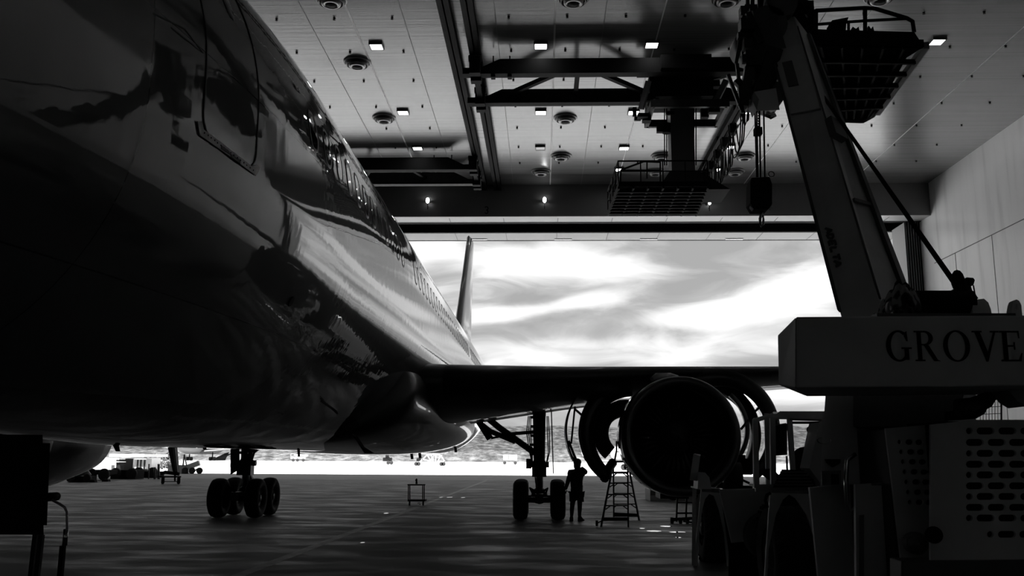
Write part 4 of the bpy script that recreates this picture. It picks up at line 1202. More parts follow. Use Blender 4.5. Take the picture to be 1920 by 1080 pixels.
# lifting eye
cc = P(1905, 572, 7.5)
g = MB(); outer = [(1895, 592), (1898, 572), (1901, 564), (1906, 561.5), (1911, 564), (1915, 572), (1917, 592)]
rings_o = [P(x, y, 7.5) for x, y in outer]
hole = [P(1906 + 2.1*math.cos(R(t)), 576 - 6*math.sin(R(t)), 7.5) for t in range(0, 360, 30)]
bmx = bmesh.new()
def holed_plate(outer, holes, d, name, m, parent):
    from mathutils.geometry import delaunay_2d_cdt
    o2 = [Vector((p.x, p.z)) for p in outer]; vs = list(o2); ed = [(i, (i+1) % len(o2)) for i in range(len(o2))]
    for h in holes:
        k = len(vs); vs += [Vector((p.x, p.z)) for p in h]; ed += [(k+i, k+(i+1) % len(h)) for i in range(len(h))]
    r = delaunay_2d_cdt(vs, ed, [], 1, 1e-6)
    V, F = r[0], r[2]; g = MB(); yy = outer[0].y
    def inside(pt, poly):
        c = False; n = len(poly)
        for i in range(n):
            a, b = poly[i], poly[(i+1) % n]
            if (a.y > pt.y) != (b.y > pt.y) and pt.x < (b.x-a.x)*(pt.y-a.y)/(b.y-a.y)+a.x: c = not c
        return c
    hp_ = [[Vector((p.x, p.z)) for p in h] for h in holes]
    keep = []
    for f in F:
        ct = sum((V[i] for i in f), Vector((0, 0)))/len(f)
        if inside(ct, o2) and not any(inside(ct, h) for h in hp_): keep.append(f)
    vv = [Vector((v.x, yy, v.y)) for v in V]; n = len(vv); vv += [v + Vector((0, d, 0)) for v in vv]
    fs = [list(f) for f in keep] + [[i+n for i in f][::-1] for f in keep]
    from collections import Counter
    cnt = Counter()
    for f in keep:
        for i in range(len(f)): cnt[frozenset((f[i], f[(i+1) % len(f)]))] += 1
    for f in keep:
        for i in range(len(f)):
            a, b = f[i], f[(i+1) % len(f)]
            if cnt[frozenset((a, b))] == 1: fs.append((a, b, b+n, a+n))
    return g.add(vv, fs).build(name, m, parent)
holed_plate(rings_o, [hole], .08, 'lifting_eye', m_cr, crane)
# crumpled camouflage rag on the deck
g = MB(); n = 22; cR = P(1686, 575, 7.9)
rows = []
for i in range(n+1):
    row = []
    for j in range(n+1):
        u, v = i/n*2-1, j/n*2-1; rr = max(0, 1-(u*u+v*v*.9))
        h = .30*rr**.5 + .035*math.sin(9*u+5*v) + .03*math.sin(13*v-4*u) + .02*math.sin(21*u*v)
        row.append(Vector((cR.x + u*.155, cR.y + v*.22, P(1686, 592, 7.9).z + max(h*.85, 0)*(.8+.2*math.sin(3*u+1)))))
    rows.append(row)
g.loft(rows, False, False); 
mc = bpy.data.materials.new('camouflage_cloth'); mc.use_nodes = True; t_ = mc.node_tree; b_ = t_.nodes['Principled BSDF']; b_.inputs['Roughness'].default_value = .85
tcn = t_.nodes.new('ShaderNodeTexCoord'); nn_ = t_.nodes.new('ShaderNodeTexNoise'); nn_.inputs['Scale'].default_value = 9; nn_.inputs['Detail'].default_value = 1.5; t_.links.new(tcn.outputs['Object'], nn_.inputs[0])
t_.links.new(ramp(t_, nn_.outputs[0], [(.40, .03), (.49, .10), (.53, .45), (.7, .5)], 'CONSTANT'), b_.inputs['Base Color'])
rag = g.build('rag', mc); sol = rag.modifiers.new('s', 'SOLIDIFY'); sol.thickness = .01
tag(rag, 'crumpled camouflage cloth lying on the crane deck at the foot of the boom', 'rag')
g = MB(); cp = P(1669, 575, 7.6); ang = [2*math.pi*k/24 for k in range(24)]
holed_plate([P(1669 + 5.5*math.cos(a_) , 576 - 11.5*math.sin(a_) if math.sin(a_) > 0 else 576 - 11*math.sin(a_), 7.55) for a_ in ang], [[P(1670 + 1.6*math.cos(a_), 577 - 5*math.sin(a_), 7.55) for a_ in ang]], .05, 'lifting_eye', mat('worn_pale_paint', .22, .5), crane)

# superstructure tower and turntable under the counterweight
g = MB()
Yt = 8.9
g.prism([P(x, y, Yt) for x, y in ((1549, 725), (1700, 725), (1830, 725), (1830, 800), (1660, 800), (1655, 905), (1537, 912), (1540, 850))], (.62, 1.6, 0)); g.build('turntable', m_cr, crane)
g = MB().prism([P(x, y, 8.4) for x, y in ((1600, 728), (1810, 728), (1800, 770), (1760, 800), (1600, 800))], (.2, .5, 0)); g.build('engine_deck', m_crd, crane)
g = MB().tube([P(1795, 765, 7.9), P(1825, 762, 7.9), P(1850, 750, 7.9), P(1861, 742, 7.9)], .07, 12, True, [.075, .075, .065, .04]); g.build('exhaust_pipe', m_crd, crane)
g = MB().prism([P(x, y, 8.0) for x, y in ((1800, 770), (1852, 755), (1852, 765), (1846, 776), (1830, 785), (1800, 786))], (0, .3, 0)); g.build('muffler', m_black, crane)
g = MB().prism([P(x, y, 7.6) for x, y in ((1888, 728), (1925, 722), (1925, 762), (1908, 752))], (0, .3, 0)); g.build('outrigger_brace', m_cr, crane)
# wire guard beyond the exhaust
g = MB()
y_ = 8.8
for i in range(8): x = 1838 + i*5.5; g.bar(P(x, 728, y_), P(x, 790, y_), .004)
for i in range(5): yy = 736 + i*13; g.bar(P(1836, yy+2, y_), P(1878, yy, y_), .006)
g.bar(P(1877.5, 727, y_), P(1877.5, 790, y_), .012); g.build('wire_guard', m_gsteel, crane)

# hood and end panel with slotted grille
Yg = 7.6
outer = [P(x, y, Yg) for x, y in ((1745, 800), (1760, 790), (1960, 790), (1960, 1120), (1905, 1120), (1905, 1031), (1866, 1031), (1823, 992), (1812, 990), (1812, 1120), (1745, 1120))]
outer = [P(x, y, Yg) for x, y in ((1745, 796), (1830, 787), (1960, 787), (1960, 1140), (1745, 1140))]
holes = []
def slot(cx, cy, w, h, Y):
    r = h/2; out = []
    for s, a0 in ((1, -90), (-1, 90)):
        for i in range(7): a = R(a0 + 180*i/6); out.append(P(cx + s*(w/2-r) + r*math.cos(a), cy - r*math.sin(a), Y))
    return out
rows_y = [808, 829.5, 850, 870.5, 890.5, 911, 931, 951.5, 971.5, 1002]
for k, yy in enumerate(rows_y):
    if k % 2 == 0:
        if k < 9: holes.append(slot(1817.5, yy, 12.5, 12.5, Yg))
        xs = (1848, 1889, 1930)
    else:
        xs = (1828, 1869, 1909)
        if k == 9: holes.append(slot(1857, yy, 12.5, 12.5, Yg)); xs = (1888, 1928)
    for x in xs: holes.append(slot(x, yy, 33.5, 13, Yg))
holed_plate(outer, holes, .03, 'slotted_grille', m_cr, crane)
g = MB(); a = P(1760, 790, Yg+.12); b = P(1960, 1120, Yg+.12); g.box((a.x, Yg+.12, b.z), (b.x, Yg+1.4, a.z)); g.build('radiator', mat('radiator_core', .015, .7), crane)
# side hood with smaller holes, turned away
Yh0, Yh1 = 7.62, 8.9
sh_out = [P(x, y, 8.0) for x, y in ((1660, 803), (1745, 796), (1748, 800), (1765, 968), (1768, 1140), (1700, 1140), (1672, 900))]
hs = []
for r_i, yy in enumerate((829, 847.5, 866, 885, 904, 923, 942)):
    x_off = 1687 + r_i*3.2
    for k in range(4 if r_i < 5 else 3):
        w = 15 if 0 < k < 3 else 8
        hs.append(slot(x_off + k*18.5, yy + (k-1.5)*.3, w, 10, 8.0))
holed_plate(sh_out, hs, .03, 'hood_side', m_cr, crane)
g = MB(); a = P(1664, 805, 8.12); b = P(1770, 1140, 8.12); g.box((a.x, 8.13, b.z), (b.x, 9.3, a.z)); g.build('engine_block', mat('engine_dark', .02, .5), crane)
MB().bar(P(1733, 886, 8.1), P(1735, 890, 8.1), .012, .03).build('hood_catch', m_chrome, crane)
# headlamp, round hole cover, lower bumper
M = Mrot(P(1719, 1019, 7.85), (0, -1, 0))
MB().lathe([(.085, -.08), (.09, 0), (.088, .015), (.078, .01)], M, 28).build('headlamp_bezel', m_gsteel, crane)
MB().lathe([(.078, .008), (.05, .022), (.01, .026)], M, 28).build('headlamp_lens', mat('lamp_glass', .15, .08, coat=1), crane)
MB().cyl(P(1751, 1003, 7.58), P(1751, 1003, 7.50), .065, 22).build('port_cover', m_black, crane)
g = MB().prism([P(x, y, 7.55) for x, y in ((1690, 1052), (1960, 1050), (1960, 1140), (1690, 1140))], (0, .25, 0)); g.build('bumper', m_crd, crane, bevel=.01)

# body side panels, wheel arches and wheels along the left flank
XS = 2.80
def atX(px, py, X=XS):
    d = ray(px, py); k = X/d.x; return Vector((X, d.y*k, CAMZ + d.z*k))
zt1 = 1.42
# continuous side panel between the arches, following the flank
def side_panel(pxs, name, m=m_cr, d=.05):
    g = MB().prism([P(x, y, Yp) for x, y in pxs], (0, d, 0)); return g.build(name, m, crane)
Yp = 13.4; side_panel([(1349, 918), (1446, 915), (1446, 1010), (1372, 1018)], 'side_panel')
Yp = 9.2; side_panel([(1518, 914), (1604, 908), (1606, 1140), (1540, 1140)], 'side_panel')
Yp = 8.35; side_panel([(1604, 908), (1700, 903), (1706, 1140), (1606, 1140)], 'side_panel')
g = MB().box((XS+.75, 8.4, .75), (XS+1.9, 16.0, 1.25)); g.build('chassis', m_crd, crane)
def arch(x0, x1, ytop, xL, xR, ybot, apex, label):
    """trapezoid mudguard with a pointed opening, standing across the wheel"""
    Y = atX(x0, ytop).y
    def Q(x, y): return P(x, y, Y)
    hole = [Q(x, y) for x, y in apex]
    g = MB()
    outer_l = [(x0, ytop), (xL, ybot)]; outer_r = [(x1, ytop), (xR, ybot)]
    n = len(apex); half = n//2
    apx = apex
    # left cheek, crown, right cheek
    top = apx[half]
    left = apx[:half+1]; right = apx[half:]
    def cheek(side, ox):
        k = len(side)
        for i in range(k-1):
            a, b = side[i], side[i+1]
            def edge(y):
                t = (y - ytop)/(ybot - ytop); return ((x0 + (xL-x0)*t) if ox < 0 else (x1 + (xR-x1)*t), y)
            g.hexa([Q(*a), Q(*b), Q(*edge(b[1])), Q(*edge(a[1]))], [Q(*p) + Vector((0, .05, 0)) for p in (a, b, edge(b[1]), edge(a[1]))])
    cheek(left, -1); cheek(right, 1)
    ta = (x0, ytop); tb = (x1, ytop+1)
    e1 = (x0, top[1]); 
    g.hexa([Q(*ta), Q(*tb), Q(x1 + (xR-x1)*(top[1]-ytop)/(ybot-ytop), top[1]), Q(x0 + (xL-x0)*(top[1]-ytop)/(ybot-ytop), top[1])],
           [Q(*p) + Vector((0, .05, 0)) for p in (ta, tb, (x1 + (xR-x1)*(top[1]-ytop)/(ybot-ytop), top[1]), (x0 + (xL-x0)*(top[1]-ytop)/(ybot-ytop), top[1]))])
    o = g.build('mudguard', m_cr, crane)
    # top tread plate
    a = Q(*ta); b = Q(*tb); MB().hexa([a, b, b + Vector((0, 1.2, 0)), a + Vector((0, 1.2, 0))], [p + Vector((0, 0, -.03)) for p in (a, b, b + Vector((0, 1.2, 0)), a + Vector((0, 1.2, 0)))]).build('mudguard_top', m_cr, crane)
    # worn pale lip along the crown
    h = 7 if x1 - x0 < 50 else 12
    MB().hexa([Q(x0+1, ytop+1), Q(x1-1, ytop+2), Q(x1, ytop+h+2), Q(x0+1, ytop+h)], [Q(x, y) + Vector((0, -.008, 0)) for x, y in ((x0+1, ytop+1), (x1-1, ytop+2), (x1, ytop+h+2), (x0+1, ytop+h))]).build('worn_lip', m_chip, crane)
    return Y
Y1_ = arch(1315, 1350, 915, 1300, 1370, 1065, [(1308, 1065), (1311, 1000), (1317, 955), (1322, 936), (1330, 926), (1339, 930), (1348, 955), (1358, 1000), (1364, 1065)], 'a')
Y2_ = arch(1445, 1522, 912, 1430, 1562, 1140, [(1436, 1140), (1441, 1030), (1455, 965), (1468, 937), (1480, 927), (1493, 935), (1513, 965), (1535, 1030), (1548, 1140)], 'b')
def liner(x0, x1, y0, y1, Y):
    MB().hexa([P(x0, y1, Y), P(x1, y1, Y), P(x1, y0, Y), P(x0, y0, Y)], [p + Vector((.25, .9, 0)) for p in (P(x0, y1, Y), P(x1, y1, Y), P(x1, y0, Y), P(x0, y0, Y))]).build('wheel_well', m_black, crane)
liner(1441, 1560, 926, 1120, 12.85)
liner(1311, 1368, 925, 1050, 17.9)
liner(1366, 1445, 1008, 1140, 14.2)
def crane_wheel(px, py, Y, r=.62, w=.5):
    c = P(px, py, Y); M = Mrot(c, (1, 0, 0))
    wl = MB().lathe([(r*.55, -w*.45), (r*.85, -w*.5), (r*.97, -w*.42), (r, -w*.3), (r, w*.3), (r*.97, w*.42), (r*.85, w*.5), (r*.55, w*.45)], M, 44)
    for k in range(28):
        a = 2*math.pi*k/28; p = Vector((math.cos(a), math.sin(a), 0))
        for s in (-1, 1):
            q = M @ Vector((r*1.0*p.x, r*1.0*p.y, s*w*.25)); q2 = M @ Vector((r*1.0*math.cos(a+.12), r*1.0*math.sin(a+.12), s*w*.48)); wl.bar(q, q2, .05, .04)
    t = wl.build('tyre', m_tire, crane)
    MB().lathe([(r*.56, -w*.4), (r*.52, -w*.3), (r*.46, -w*.15), (r*.28, -w*.12), (r*.25, -w*.45), (.02, -w*.47)], M, 30).build('wheel_hub', mat('crane_rim', .12, .35, metal=.4), t)
    g = MB()
    for k in range(10):
        a = 2*math.pi*k/10; c2 = M @ Vector((r*.36*math.cos(a), r*.36*math.sin(a), -w*.14)); g.cyl(c2, c2 + Vector((-.04, 0, 0)), .022, 6)
    g.build('nut_ring', m_gsteel, t)
    return t
cw1 = XS + .32
for (Yc) in (Y1_ + .75, Y2_ + .72):
    c = Vector((cw1, Yc, .62)); 
    pxx = CX
    d = CAMROT.transposed() @ (c - Vector((0, 0, CAMZ))); crane_wheel(CX + FPX*d.x/-d.z, CY - FPX*d.y/-d.z, Yc)
# flat mud flap / front post at the far corner and marker slab
g = MB().hexa([P(1298, 915, 14.2), P(1306, 915, 14.2), P(1304, 1060, 14.2), P(1297, 1060, 14.2)], [P(1298, 915, 14.4), P(1306, 915, 14.4), P(1304, 1060, 14.4), P(1297, 1060, 14.4)]); g.build('corner_post', m_cr, crane)
g = MB().hexa([P(1293, 900, 14.0), P(1307, 902, 14.0), P(1313, 855, 14.0), P(1300, 851, 14.0)], [P(1293, 900, 14.15), P(1307, 902, 14.15), P(1313, 855, 14.15), P(1300, 851, 14.15)]); g.build('marker_slab', m_cr, crane)
MB().hexa([P(1300, 853.5, 13.99), P(1313.5, 855, 13.99), P(1313.5, 852, 14.1), P(1302, 850, 14.1)], [P(1300, 853.5, 14.05), P(1313.5, 855, 14.05), P(1313.5, 852, 14.16), P(1302, 850, 14.16)]).build('marker_cap', mat('pale_cap', .5, .4), crane)
g = MB().prism([P(x, y, 13.9) for x, y in ((1308, 917), (1310, 885), (1322, 886), (1330, 895), (1334, 917))], (0, .4, 0)); g.build('front_box', m_cr, crane)
g = MB(); c = atX(1420, 1004); M = Mrot(c + Vector((-.02, 0, 0)), (0, -1, .0)); M = Mrot(P(1443, 1006, 13.2), (0, -1, 0))
MB()  .lathe([(.32, -.22), (.32, 0), (.30, .03), (.01, .04)], M, 36).build('air_tank', m_crd, crane)
MB().lathe([(.325, -.04), (.325, .01), (.31, .01)], M, 36).build('tank_band', m_gsteel, crane)
g = MB().tube([P(1439, 952, 11.3), P(1435, 938, 11.3), P(1438, 928, 11.3), P(1445, 924, 11.3)], .02, 6); g.build('hose', m_black, crane)

# cab with posts, roof, door glass, seat and ribbed step cover
Yk = 11.2
def K(x, y, dy=0): return P(x, y, Yk + dy)
cab = part_empty('cab', K(1480, 912), crane)
for a_, b_, w_ in ((K(1416, 786), K(1418, 915), .06), (K(1448, 780), K(1450, 912), .06), (K(1480, 782), K(1488, 905), .055), (K(1475, 855), K(1477, 905), .02), (K(1534, 795), K(1530, 850), .03), (K(1437, 775, 1.6), K(1440, 912, 1.6), .05), (K(1540, 775, 1.6), K(1540, 912, 1.6), .05)):
    MB().bar(a_, b_, w_).build('cab_post', m_cr, cab)
MB().bar(K(1413, 789), K(1450, 778), .05).build('header_bar', m_cr, cab)
g = MB().bar(K(1416, 915), K(1540, 913), .05, .08)
g.build('cab_frame', m_cr, cab)
g = MB().hexa([K(1446, 776), K(1547, 777), K(1547, 787), K(1448, 786)], [K(1450, 772, 1.6), K(1547, 773, 1.6), K(1547, 783, 1.6), K(1450, 782, 1.6)])
g.hexa([K(1462, 771), K(1547, 771), K(1547, 777), K(1455, 777)], [K(1470, 771, 1.4), K(1547, 771, 1.4), K(1547, 777, 1.4), K(1470, 777, 1.4)]); g.build('cab_roof', m_cr, cab)
MB().bar(K(1481, 786.5, -.03), K(1540, 788, -.03), .025).build('rain_gutter', m_gsteel, cab)
g = MB().hexa([K(1484, 790, .05), K(1536, 790, .05), K(1536, 795, .05), K(1484, 795, .05)], [K(1484, 790, .1), K(1536, 790, .1), K(1536, 795, .1), K(1484, 795, .1)]); g.build('sun_visor', m_black, cab)
g = MB().prism([K(1449, 798, .1), K(1476, 794, .1), K(1476, 853, .1), K(1449, 855, .1)], (0, .04, 0)); g.build('door_panel', m_black, cab)
MB().bar(K(1449, 798, .05), K(1474, 794, .05), .012).build('door_trim', m_gsteel, cab)
MB().prism([K(1486, 796, .3), K(1533, 796, .3), K(1530, 838, .3), K(1486, 838, .3)], (0, .006, 0)).build('window_glass', m_cglass, cab)
MB().prism([K(1450, 856, .3), K(1476, 856, .3), K(1476, 880, .3), K(1450, 880, .3)], (0, .006, 0)).build('window_glass', m_cglass, cab)
g = MB(); c = K(1509, 862, .9); g.ball(c, .17, 18, (1, .5, .95)); g.build('seat', mat('seat_vinyl', .02, .5), cab)
g = MB().hexa([K(1489, 865, .6), K(1530, 865, .6), K(1526, 905, .6), K(1489, 905, .6)], [K(1489, 865, 1.1), K(1530, 865, 1.1), K(1526, 905, 1.1), K(1489, 905, 1.1)]); g.build('console', m_black, cab)
g = MB(); c = K(1522, 806, .5); g.ball(c, .06, 12, (1.1, .7, .9)); g.build('cab_lamp', m_gsteel, cab)
g = MB().hexa([K(1416, 882, .9), K(1448, 878, .9), K(1462, 892, .9), K(1462, 914, .9)], [K(1416, 882, 1.4), K(1448, 878, 1.4), K(1462, 892, 1.4), K(1462, 914, 1.4)]); g.build('fender_inner', m_black, cab)
g = MB().hexa([K(1449, 914, -.5), K(1530, 914, -.5), K(1520, 882, -.3), K(1466, 880, -.3)], [K(1449, 914, .1), K(1534, 914, .1), K(1522, 882, .1), K(1466, 880, .1)])
g.build('step_cover', m_black, cab)
g = MB()
for k in range(5): g.bar(K(1463-3.4*k, 885+6*k, -.42-.03*k), K(1513+3*k, 885+6*k, -.42-.03*k), .018)
g.build('step_rib', m_gsteel, cab)
g = MB().prism([K(1528, 790, -.9), K(1548, 728, -.9), K(1548, 912, -.9), K(1516, 888, -.9)], (0, .5, 0)) if False else MB().prism([K(x, y, -.6) for x, y in ((1536, 792), (1542, 792), (1542, 912), (1518, 878))], (0, .4, 0))
g.build('cab_side', m_cr, cab)
g = MB(); M = Mrot(P(1545, 826, 8.85), (0, -1, 0)) @ Matrix.Diagonal((.5, 1, 1, 1)); g.lathe([(.052, 0), (.06, .02), (.066, 0)], M, 24, R(20), R(300)); g.build('chrome_ring', m_chrome, crane)
g = MB().prism([P(1541, 883, 8.85), P(1577, 882, 8.85), P(1576, 909, 8.85), P(1541, 910, 8.85)], (0, .02, 0)); g.build('side_plate', mat('worn_side_plate', .30, .5, var=.5, vscale=6), crane)
g = MB().prism([P(1559, 889, 8.83), P(1573, 889, 8.83), P(1573, 908, 8.83), P(1559, 908, 8.83)], (0, .015, 0)).prism([P(1549, 861, 8.8), P(1576, 861, 8.8), P(1576, 868, 8.8), P(1563, 876, 8.8), P(1552, 868, 8.8)], (0, .05, 0)); g.build('latch', m_black, crane)
g = MB().tube([P(1604, 851, 8.5), P(1588, 863, 8.5), P(1586, 900, 8.5), P(1588, 945, 8.5), P(1594, 957, 8.5), P(1606, 950, 8.5), P(1607, 930, 8.5)], .020, 10); g.build('grab_handle', m_chrome, crane)
g = MB().hexa([P(1611, 966, 8.3), P(1620, 965, 8.3), P(1620, 1140, 8.3), P(1610, 1140, 8.3)], [P(1611, 966, 8.34), P(1620, 965, 8.34), P(1620, 1140, 8.34), P(1610, 1140, 8.34)]); g.build('vertical_strip', mat('worn_strip', .22, .4), crane)
g = MB().prism([P(1670, 903, 8.4), P(1690, 893, 8.4), P(1691, 904, 8.4)], (0, .02, 0)); g.build('corner_plate', m_chip, crane)
g = MB().bar(P(1634, 908, 8.35), P(1700, 909, 8.35), .018); g.build('hood_rail', m_gsteel, crane)

# ------------------------------------------------------------------ people, ladders and carts on the floor
m_cloth = mat('dark_work_clothes', .03, .8)
m_cskin = mat('skin', .12, .6)
YP = PZ(1082, 977, 0).y
SC = YP/FPX
def pp(px, py, dy=0.0): return P(px, py, YP + dy)
def skinned(name, chain, m, parent=None, sub=2):
    """chain: dict name -> (point, radius, parent name)"""
    chain = {n: (v[0], tuple(a*(1.12 if n.startswith(('head', 'neck')) else 1.28) for a in (v[1] if isinstance(v[1], tuple) else (v[1], v[1]))), v[2]) for n, v in chain.items()}
    names = list(chain); bm_v = [chain[n][0] for n in names]; ed = [(names.index(chain[n][2]), i) for i, n in enumerate(names) if chain[n][2]]
    me = bpy.data.meshes.new(name); me.from_pydata([tuple(v) for v in bm_v], ed, []); me.materials.append(m)
    o = bpy.data.objects.new(name, me); C.objects.link(o)
    sk = o.modifiers.new('skin', 'SKIN'); sk.use_smooth_shade = True
    for i, n in enumerate(names):
        r = chain[n][1]; me.skin_vertices[0].data[i].radius = r if isinstance(r, tuple) else (r, r)
        me.skin_vertices[0].data[i].use_root = (chain[n][2] is None)
    s = o.modifiers.new('sub', 'SUBSURF'); s.levels = sub; s.render_levels = sub
    if parent is not None: o.parent = parent; o.matrix_parent_inverse = world_of(parent).inverted()
    return o
man = thing('person', (pp(1081, 977).x, YP, 0), 'person in cap, t-shirt, cargo shorts and boots, one hand raised to the face', 'person')
body = {
 'pelvis': (pp(1081, 918), (.18, .13), None), 'waist': (pp(1081, 908), (.175, .13), 'pelvis'), 'chest': (pp(1081, 895), (.20, .14), 'waist'), 'shoulder': (pp(1081, 887), (.18, .12), 'chest'),
 'neck': (pp(1082, 879.5), (.075, .075), 'shoulder'), 'head0': (pp(1082, 875), (.10, .105), 'neck'), 'head1': (pp(1082.5, 869), (.10, .11), 'head0'), 'head2': (pp(1083, 864.5), (.08, .09), 'head1'),
 'lsh': (pp(1070.5, 887), (.08, .08), 'shoulder'), 'lel': (pp(1065.5, 901), (.060, .060), 'lsh'), 'lwr': (pp(1061.5, 914), (.042, .042), 'lel'), 'lhand': (pp(1061, 919, -.02), (.034, .022), 'lwr'),
 'rsh': (pp(1091.5, 886), (.08, .08), 'shoulder'), 'rel': (pp(1100, 886, .10), (.060, .060), 'rsh'), 'rwr': (pp(1093, 879, .17), (.042, .042), 'rel'), 'rhand': (pp(1089, 875.5, .17), (.034, .022), 'rwr'),
 'lhip': (pp(1076, 922), (.095, .095), 'pelvis'), 'lkn': (pp(1073.5, 945, .02), (.06, .06), 'lhip'), 'lcalf': (pp(1072.5, 954), (.054, .056), 'lkn'), 'lank': (pp(1071.5, 971), (.038, .038), 'lcalf'),
 'rhip': (pp(1087, 922), (.095, .095), 'pelvis'), 'rkn': (pp(1087, 945, -.02), (.06, .06), 'rhip'), 'rcalf': (pp(1087, 954), (.054, .056), 'rkn'), 'rank': (pp(1086.5, 971), (.038, .038), 'rcalf'),
}
skinned('body', body, m_cskin, man)
for n_, (hx, hy, dy, dirs) in {'l': (1061, 919, -.02, [(-.35, -1.2), (-.1, -1.35), (.15, -1.3), (.4, -1.1)]), 'r': (1089, 875.5, .17, [(-1.1, .5), (-1.2, .2), (-1.2, -.1), (-1.0, -.35)])}.items():
    base = pp(hx, hy, dy)
    for k, (ax_, az_) in enumerate(dirs):
        d = Vector((ax_, .12*(k-1.5), az_)).normalized(); off = Vector((az_, 0, -ax_)).normalized()*(.018*(k-1.5)); l = (.068, .08, .075, .06)[k]
        MB().tube([base + off + d*.03, base + off + d*(.03+l*.5), base + off + d*(.03+l*.9) + Vector((0, .02, 0))], .009, 8, True, [.010, .0095, .007]).build('finger', m_cskin, man)
    tdir = Vector((.6, .4, -.5)) if n_ == 'l' else Vector((-.2, .5, -.9))
    MB().tube([base + tdir*.02, base + tdir*.06, base + tdir*.085], .011, 8, True, [.013, .011, .008]).build('thumb', m_cskin, man)
shirt = {k: (v[0], tuple(a + .022 for a in v[1]), v[2]) for k, v in body.items() if k in ('pelvis', 'waist', 'chest', 'shoulder', 'lsh', 'rsh')}
shirt['pelvis'] = (pp(1081, 920), (.20, .15), None)
shirt['lsl'] = (body['lsh'][0].lerp(body['lel'][0], .62), (.095, .095), 'lsh'); shirt['rsl'] = (body['rsh'][0].lerp(body['rel'][0], .62), (.095, .095), 'rsh')
skinned('t_shirt', shirt, m_cloth, man)
shorts = {'p': (pp(1081.5, 919), (.195, .145), None), 'lh': (pp(1076.2, 925), (.125, .125), 'p'), 'lk': (pp(1074.2, 941), (.11, .11), 'lh'), 'rh': (pp(1087, 925), (.125, .125), 'p'), 'rk': (pp(1088, 941), (.11, .11), 'rh')}
skinned('cargo_shorts', shorts, m_cloth, man, 1)
g = MB().box(tuple(pp(1069.6, 940) - Vector((.03, .09, 0))), tuple(pp(1069.6, 930) + Vector((.03, .09, 0)))).box(tuple(pp(1092.6, 941) - Vector((.03, .09, 0))), tuple(pp(1092.6, 931) + Vector((.03, .09, 0))))
g.build('cargo_pocket', m_cloth, man)
for x, x2 in ((1071.5, 1071.8), (1086.5, 1090)):
    c = pp(x, 977); d_ = .0 if x < 1080 else .09
    rings = []
    for i, (yy, w, h) in enumerate(((-.12, .045, .09), (-.06, .055, .15), (.02, .052, .14), (.10, .055, .085), (.19, .05, .06), (.22, .03, .03))):
        rings.append([Vector((c.x + d_*max(0, i-1)*.35 + sx_*w, YP + yy, zz)) for sx_, zz in ((-1, 0), (1, 0), (1, h*.7), (.6, h), (-.6, h), (-1, h*.7))])
    MB().loft(rings).build('boot', m_black, man)
g = MB().lathe([(.118, -.03), (.12, .03), (.10, .085), (.05, .118), (.005, .125)], Matrix.Translation(pp(1082.5, 867.5)), 20)
c = pp(1082.5, 868); g.tube([c + Vector((-.02, .09, 0)), c + Vector((-.03, .17, -.01)), c + Vector((-.035, .20, -.015))], .06, 10, True, [.06, .05, .02]); g.build('cap', m_black, man)
MB().box(tuple(pp(1091.5, 918) - Vector((.02, .04, 0))), tuple(pp(1091.5, 910) + Vector((.02, .04, 0)))).build('belt_pouch', m_black, man)

# step ladder under the engine
m_lad = mat('dark_fibreglass', .03, .5)
YLn, YLf = PZ(1150, 988, 0).y, PZ(1175, 975, 0).y
lad = thing('step_ladder', (P(1160, 980, YLn).x, (YLn+YLf)/2, 0), 'dark double-sided step ladder standing between the person and the open engine', 'ladder')
def L1(px, py): return P(px, py, YLn - (YLn - (YLn+YLf)/2)*max(0, min(1, (988-py)/123)))
def L2(px, py): return P(px, py, YLf + ((YLn+YLf)/2 - YLf)*max(0, min(1, (975-py)/110)))
for nm, a, b, f in (('rail', (1127, 988), (1150, 868), L1), ('rail', (1178, 988), (1177, 868), L1), ('rail', (1151, 976), (1150, 866), L2), ('rail', (1199, 978), (1177, 866), L2)):
    MB().bar(f(*a), f(*b), .045, .06).build(nm, m_lad, lad)
for k, yy in enumerate((887, 906, 927, 948)):
    u = (988-yy)/120; xl_ = 1127 + 23*u; MB().bar(L1(xl_, yy), L1(1177.6, yy), .07, .035).build('step', m_lad, lad)
    for a_, b_ in ((L1(xl_+1, yy+7), L1(xl_+9, yy+1)), (L1(1177, yy+7), L1(1169, yy+1))): MB().bar(a_, b_, .025).build('step_brace', m_lad, lad)
for k, yy in enumerate((885, 905, 925, 945)):
    u = (977-yy)/110; xr_2 = 1199 - 22*u; MB().bar(L2(1150.5, yy), L2(xr_2, yy), .07, .03).build('step', m_lad, lad)
    for a_, b_ in ((L2(xr_2-1, yy+7), L2(xr_2-9, yy+1)), (L2(1151, yy+7), L2(1158, yy+1))): MB().bar(a_, b_, .025).build('step_brace', m_lad, lad)
g = MB().hexa([L1(1129, 970), L1(1178, 970), L1(1178, 976), L1(1128, 977)], [L1(1129, 970)+Vector((0,.04,0)), L1(1178, 970)+Vector((0,.04,0)), L1(1178, 976)+Vector((0,.04,0)), L1(1128, 977)+Vector((0,.04,0))]); g.build('lower_step', m_lad, lad)
g = MB().hexa([L2(1152, 961), L2(1196, 963), L2(1197, 969), L2(1152, 969)], [p+Vector((0,.04,0)) for p in (L2(1152, 961), L2(1196, 963), L2(1197, 969), L2(1152, 969))]); g.build('lower_step', m_lad, lad)
MB().bar(P(1148, 866, (YLn+YLf)/2), P(1180, 865, (YLn+YLf)/2), .35, .05).build('top_cap', m_lad, lad)
g = MB(); c = P(1119, 981, YLn); g.cyl(c + Vector((-.03, 0, 0)), c + Vector((.03, 0, 0)), .075, 16); g.bar(P(1119, 981, YLn), P(1130, 976, YLn), .03); g.build('transport_wheel', m_black, lad)
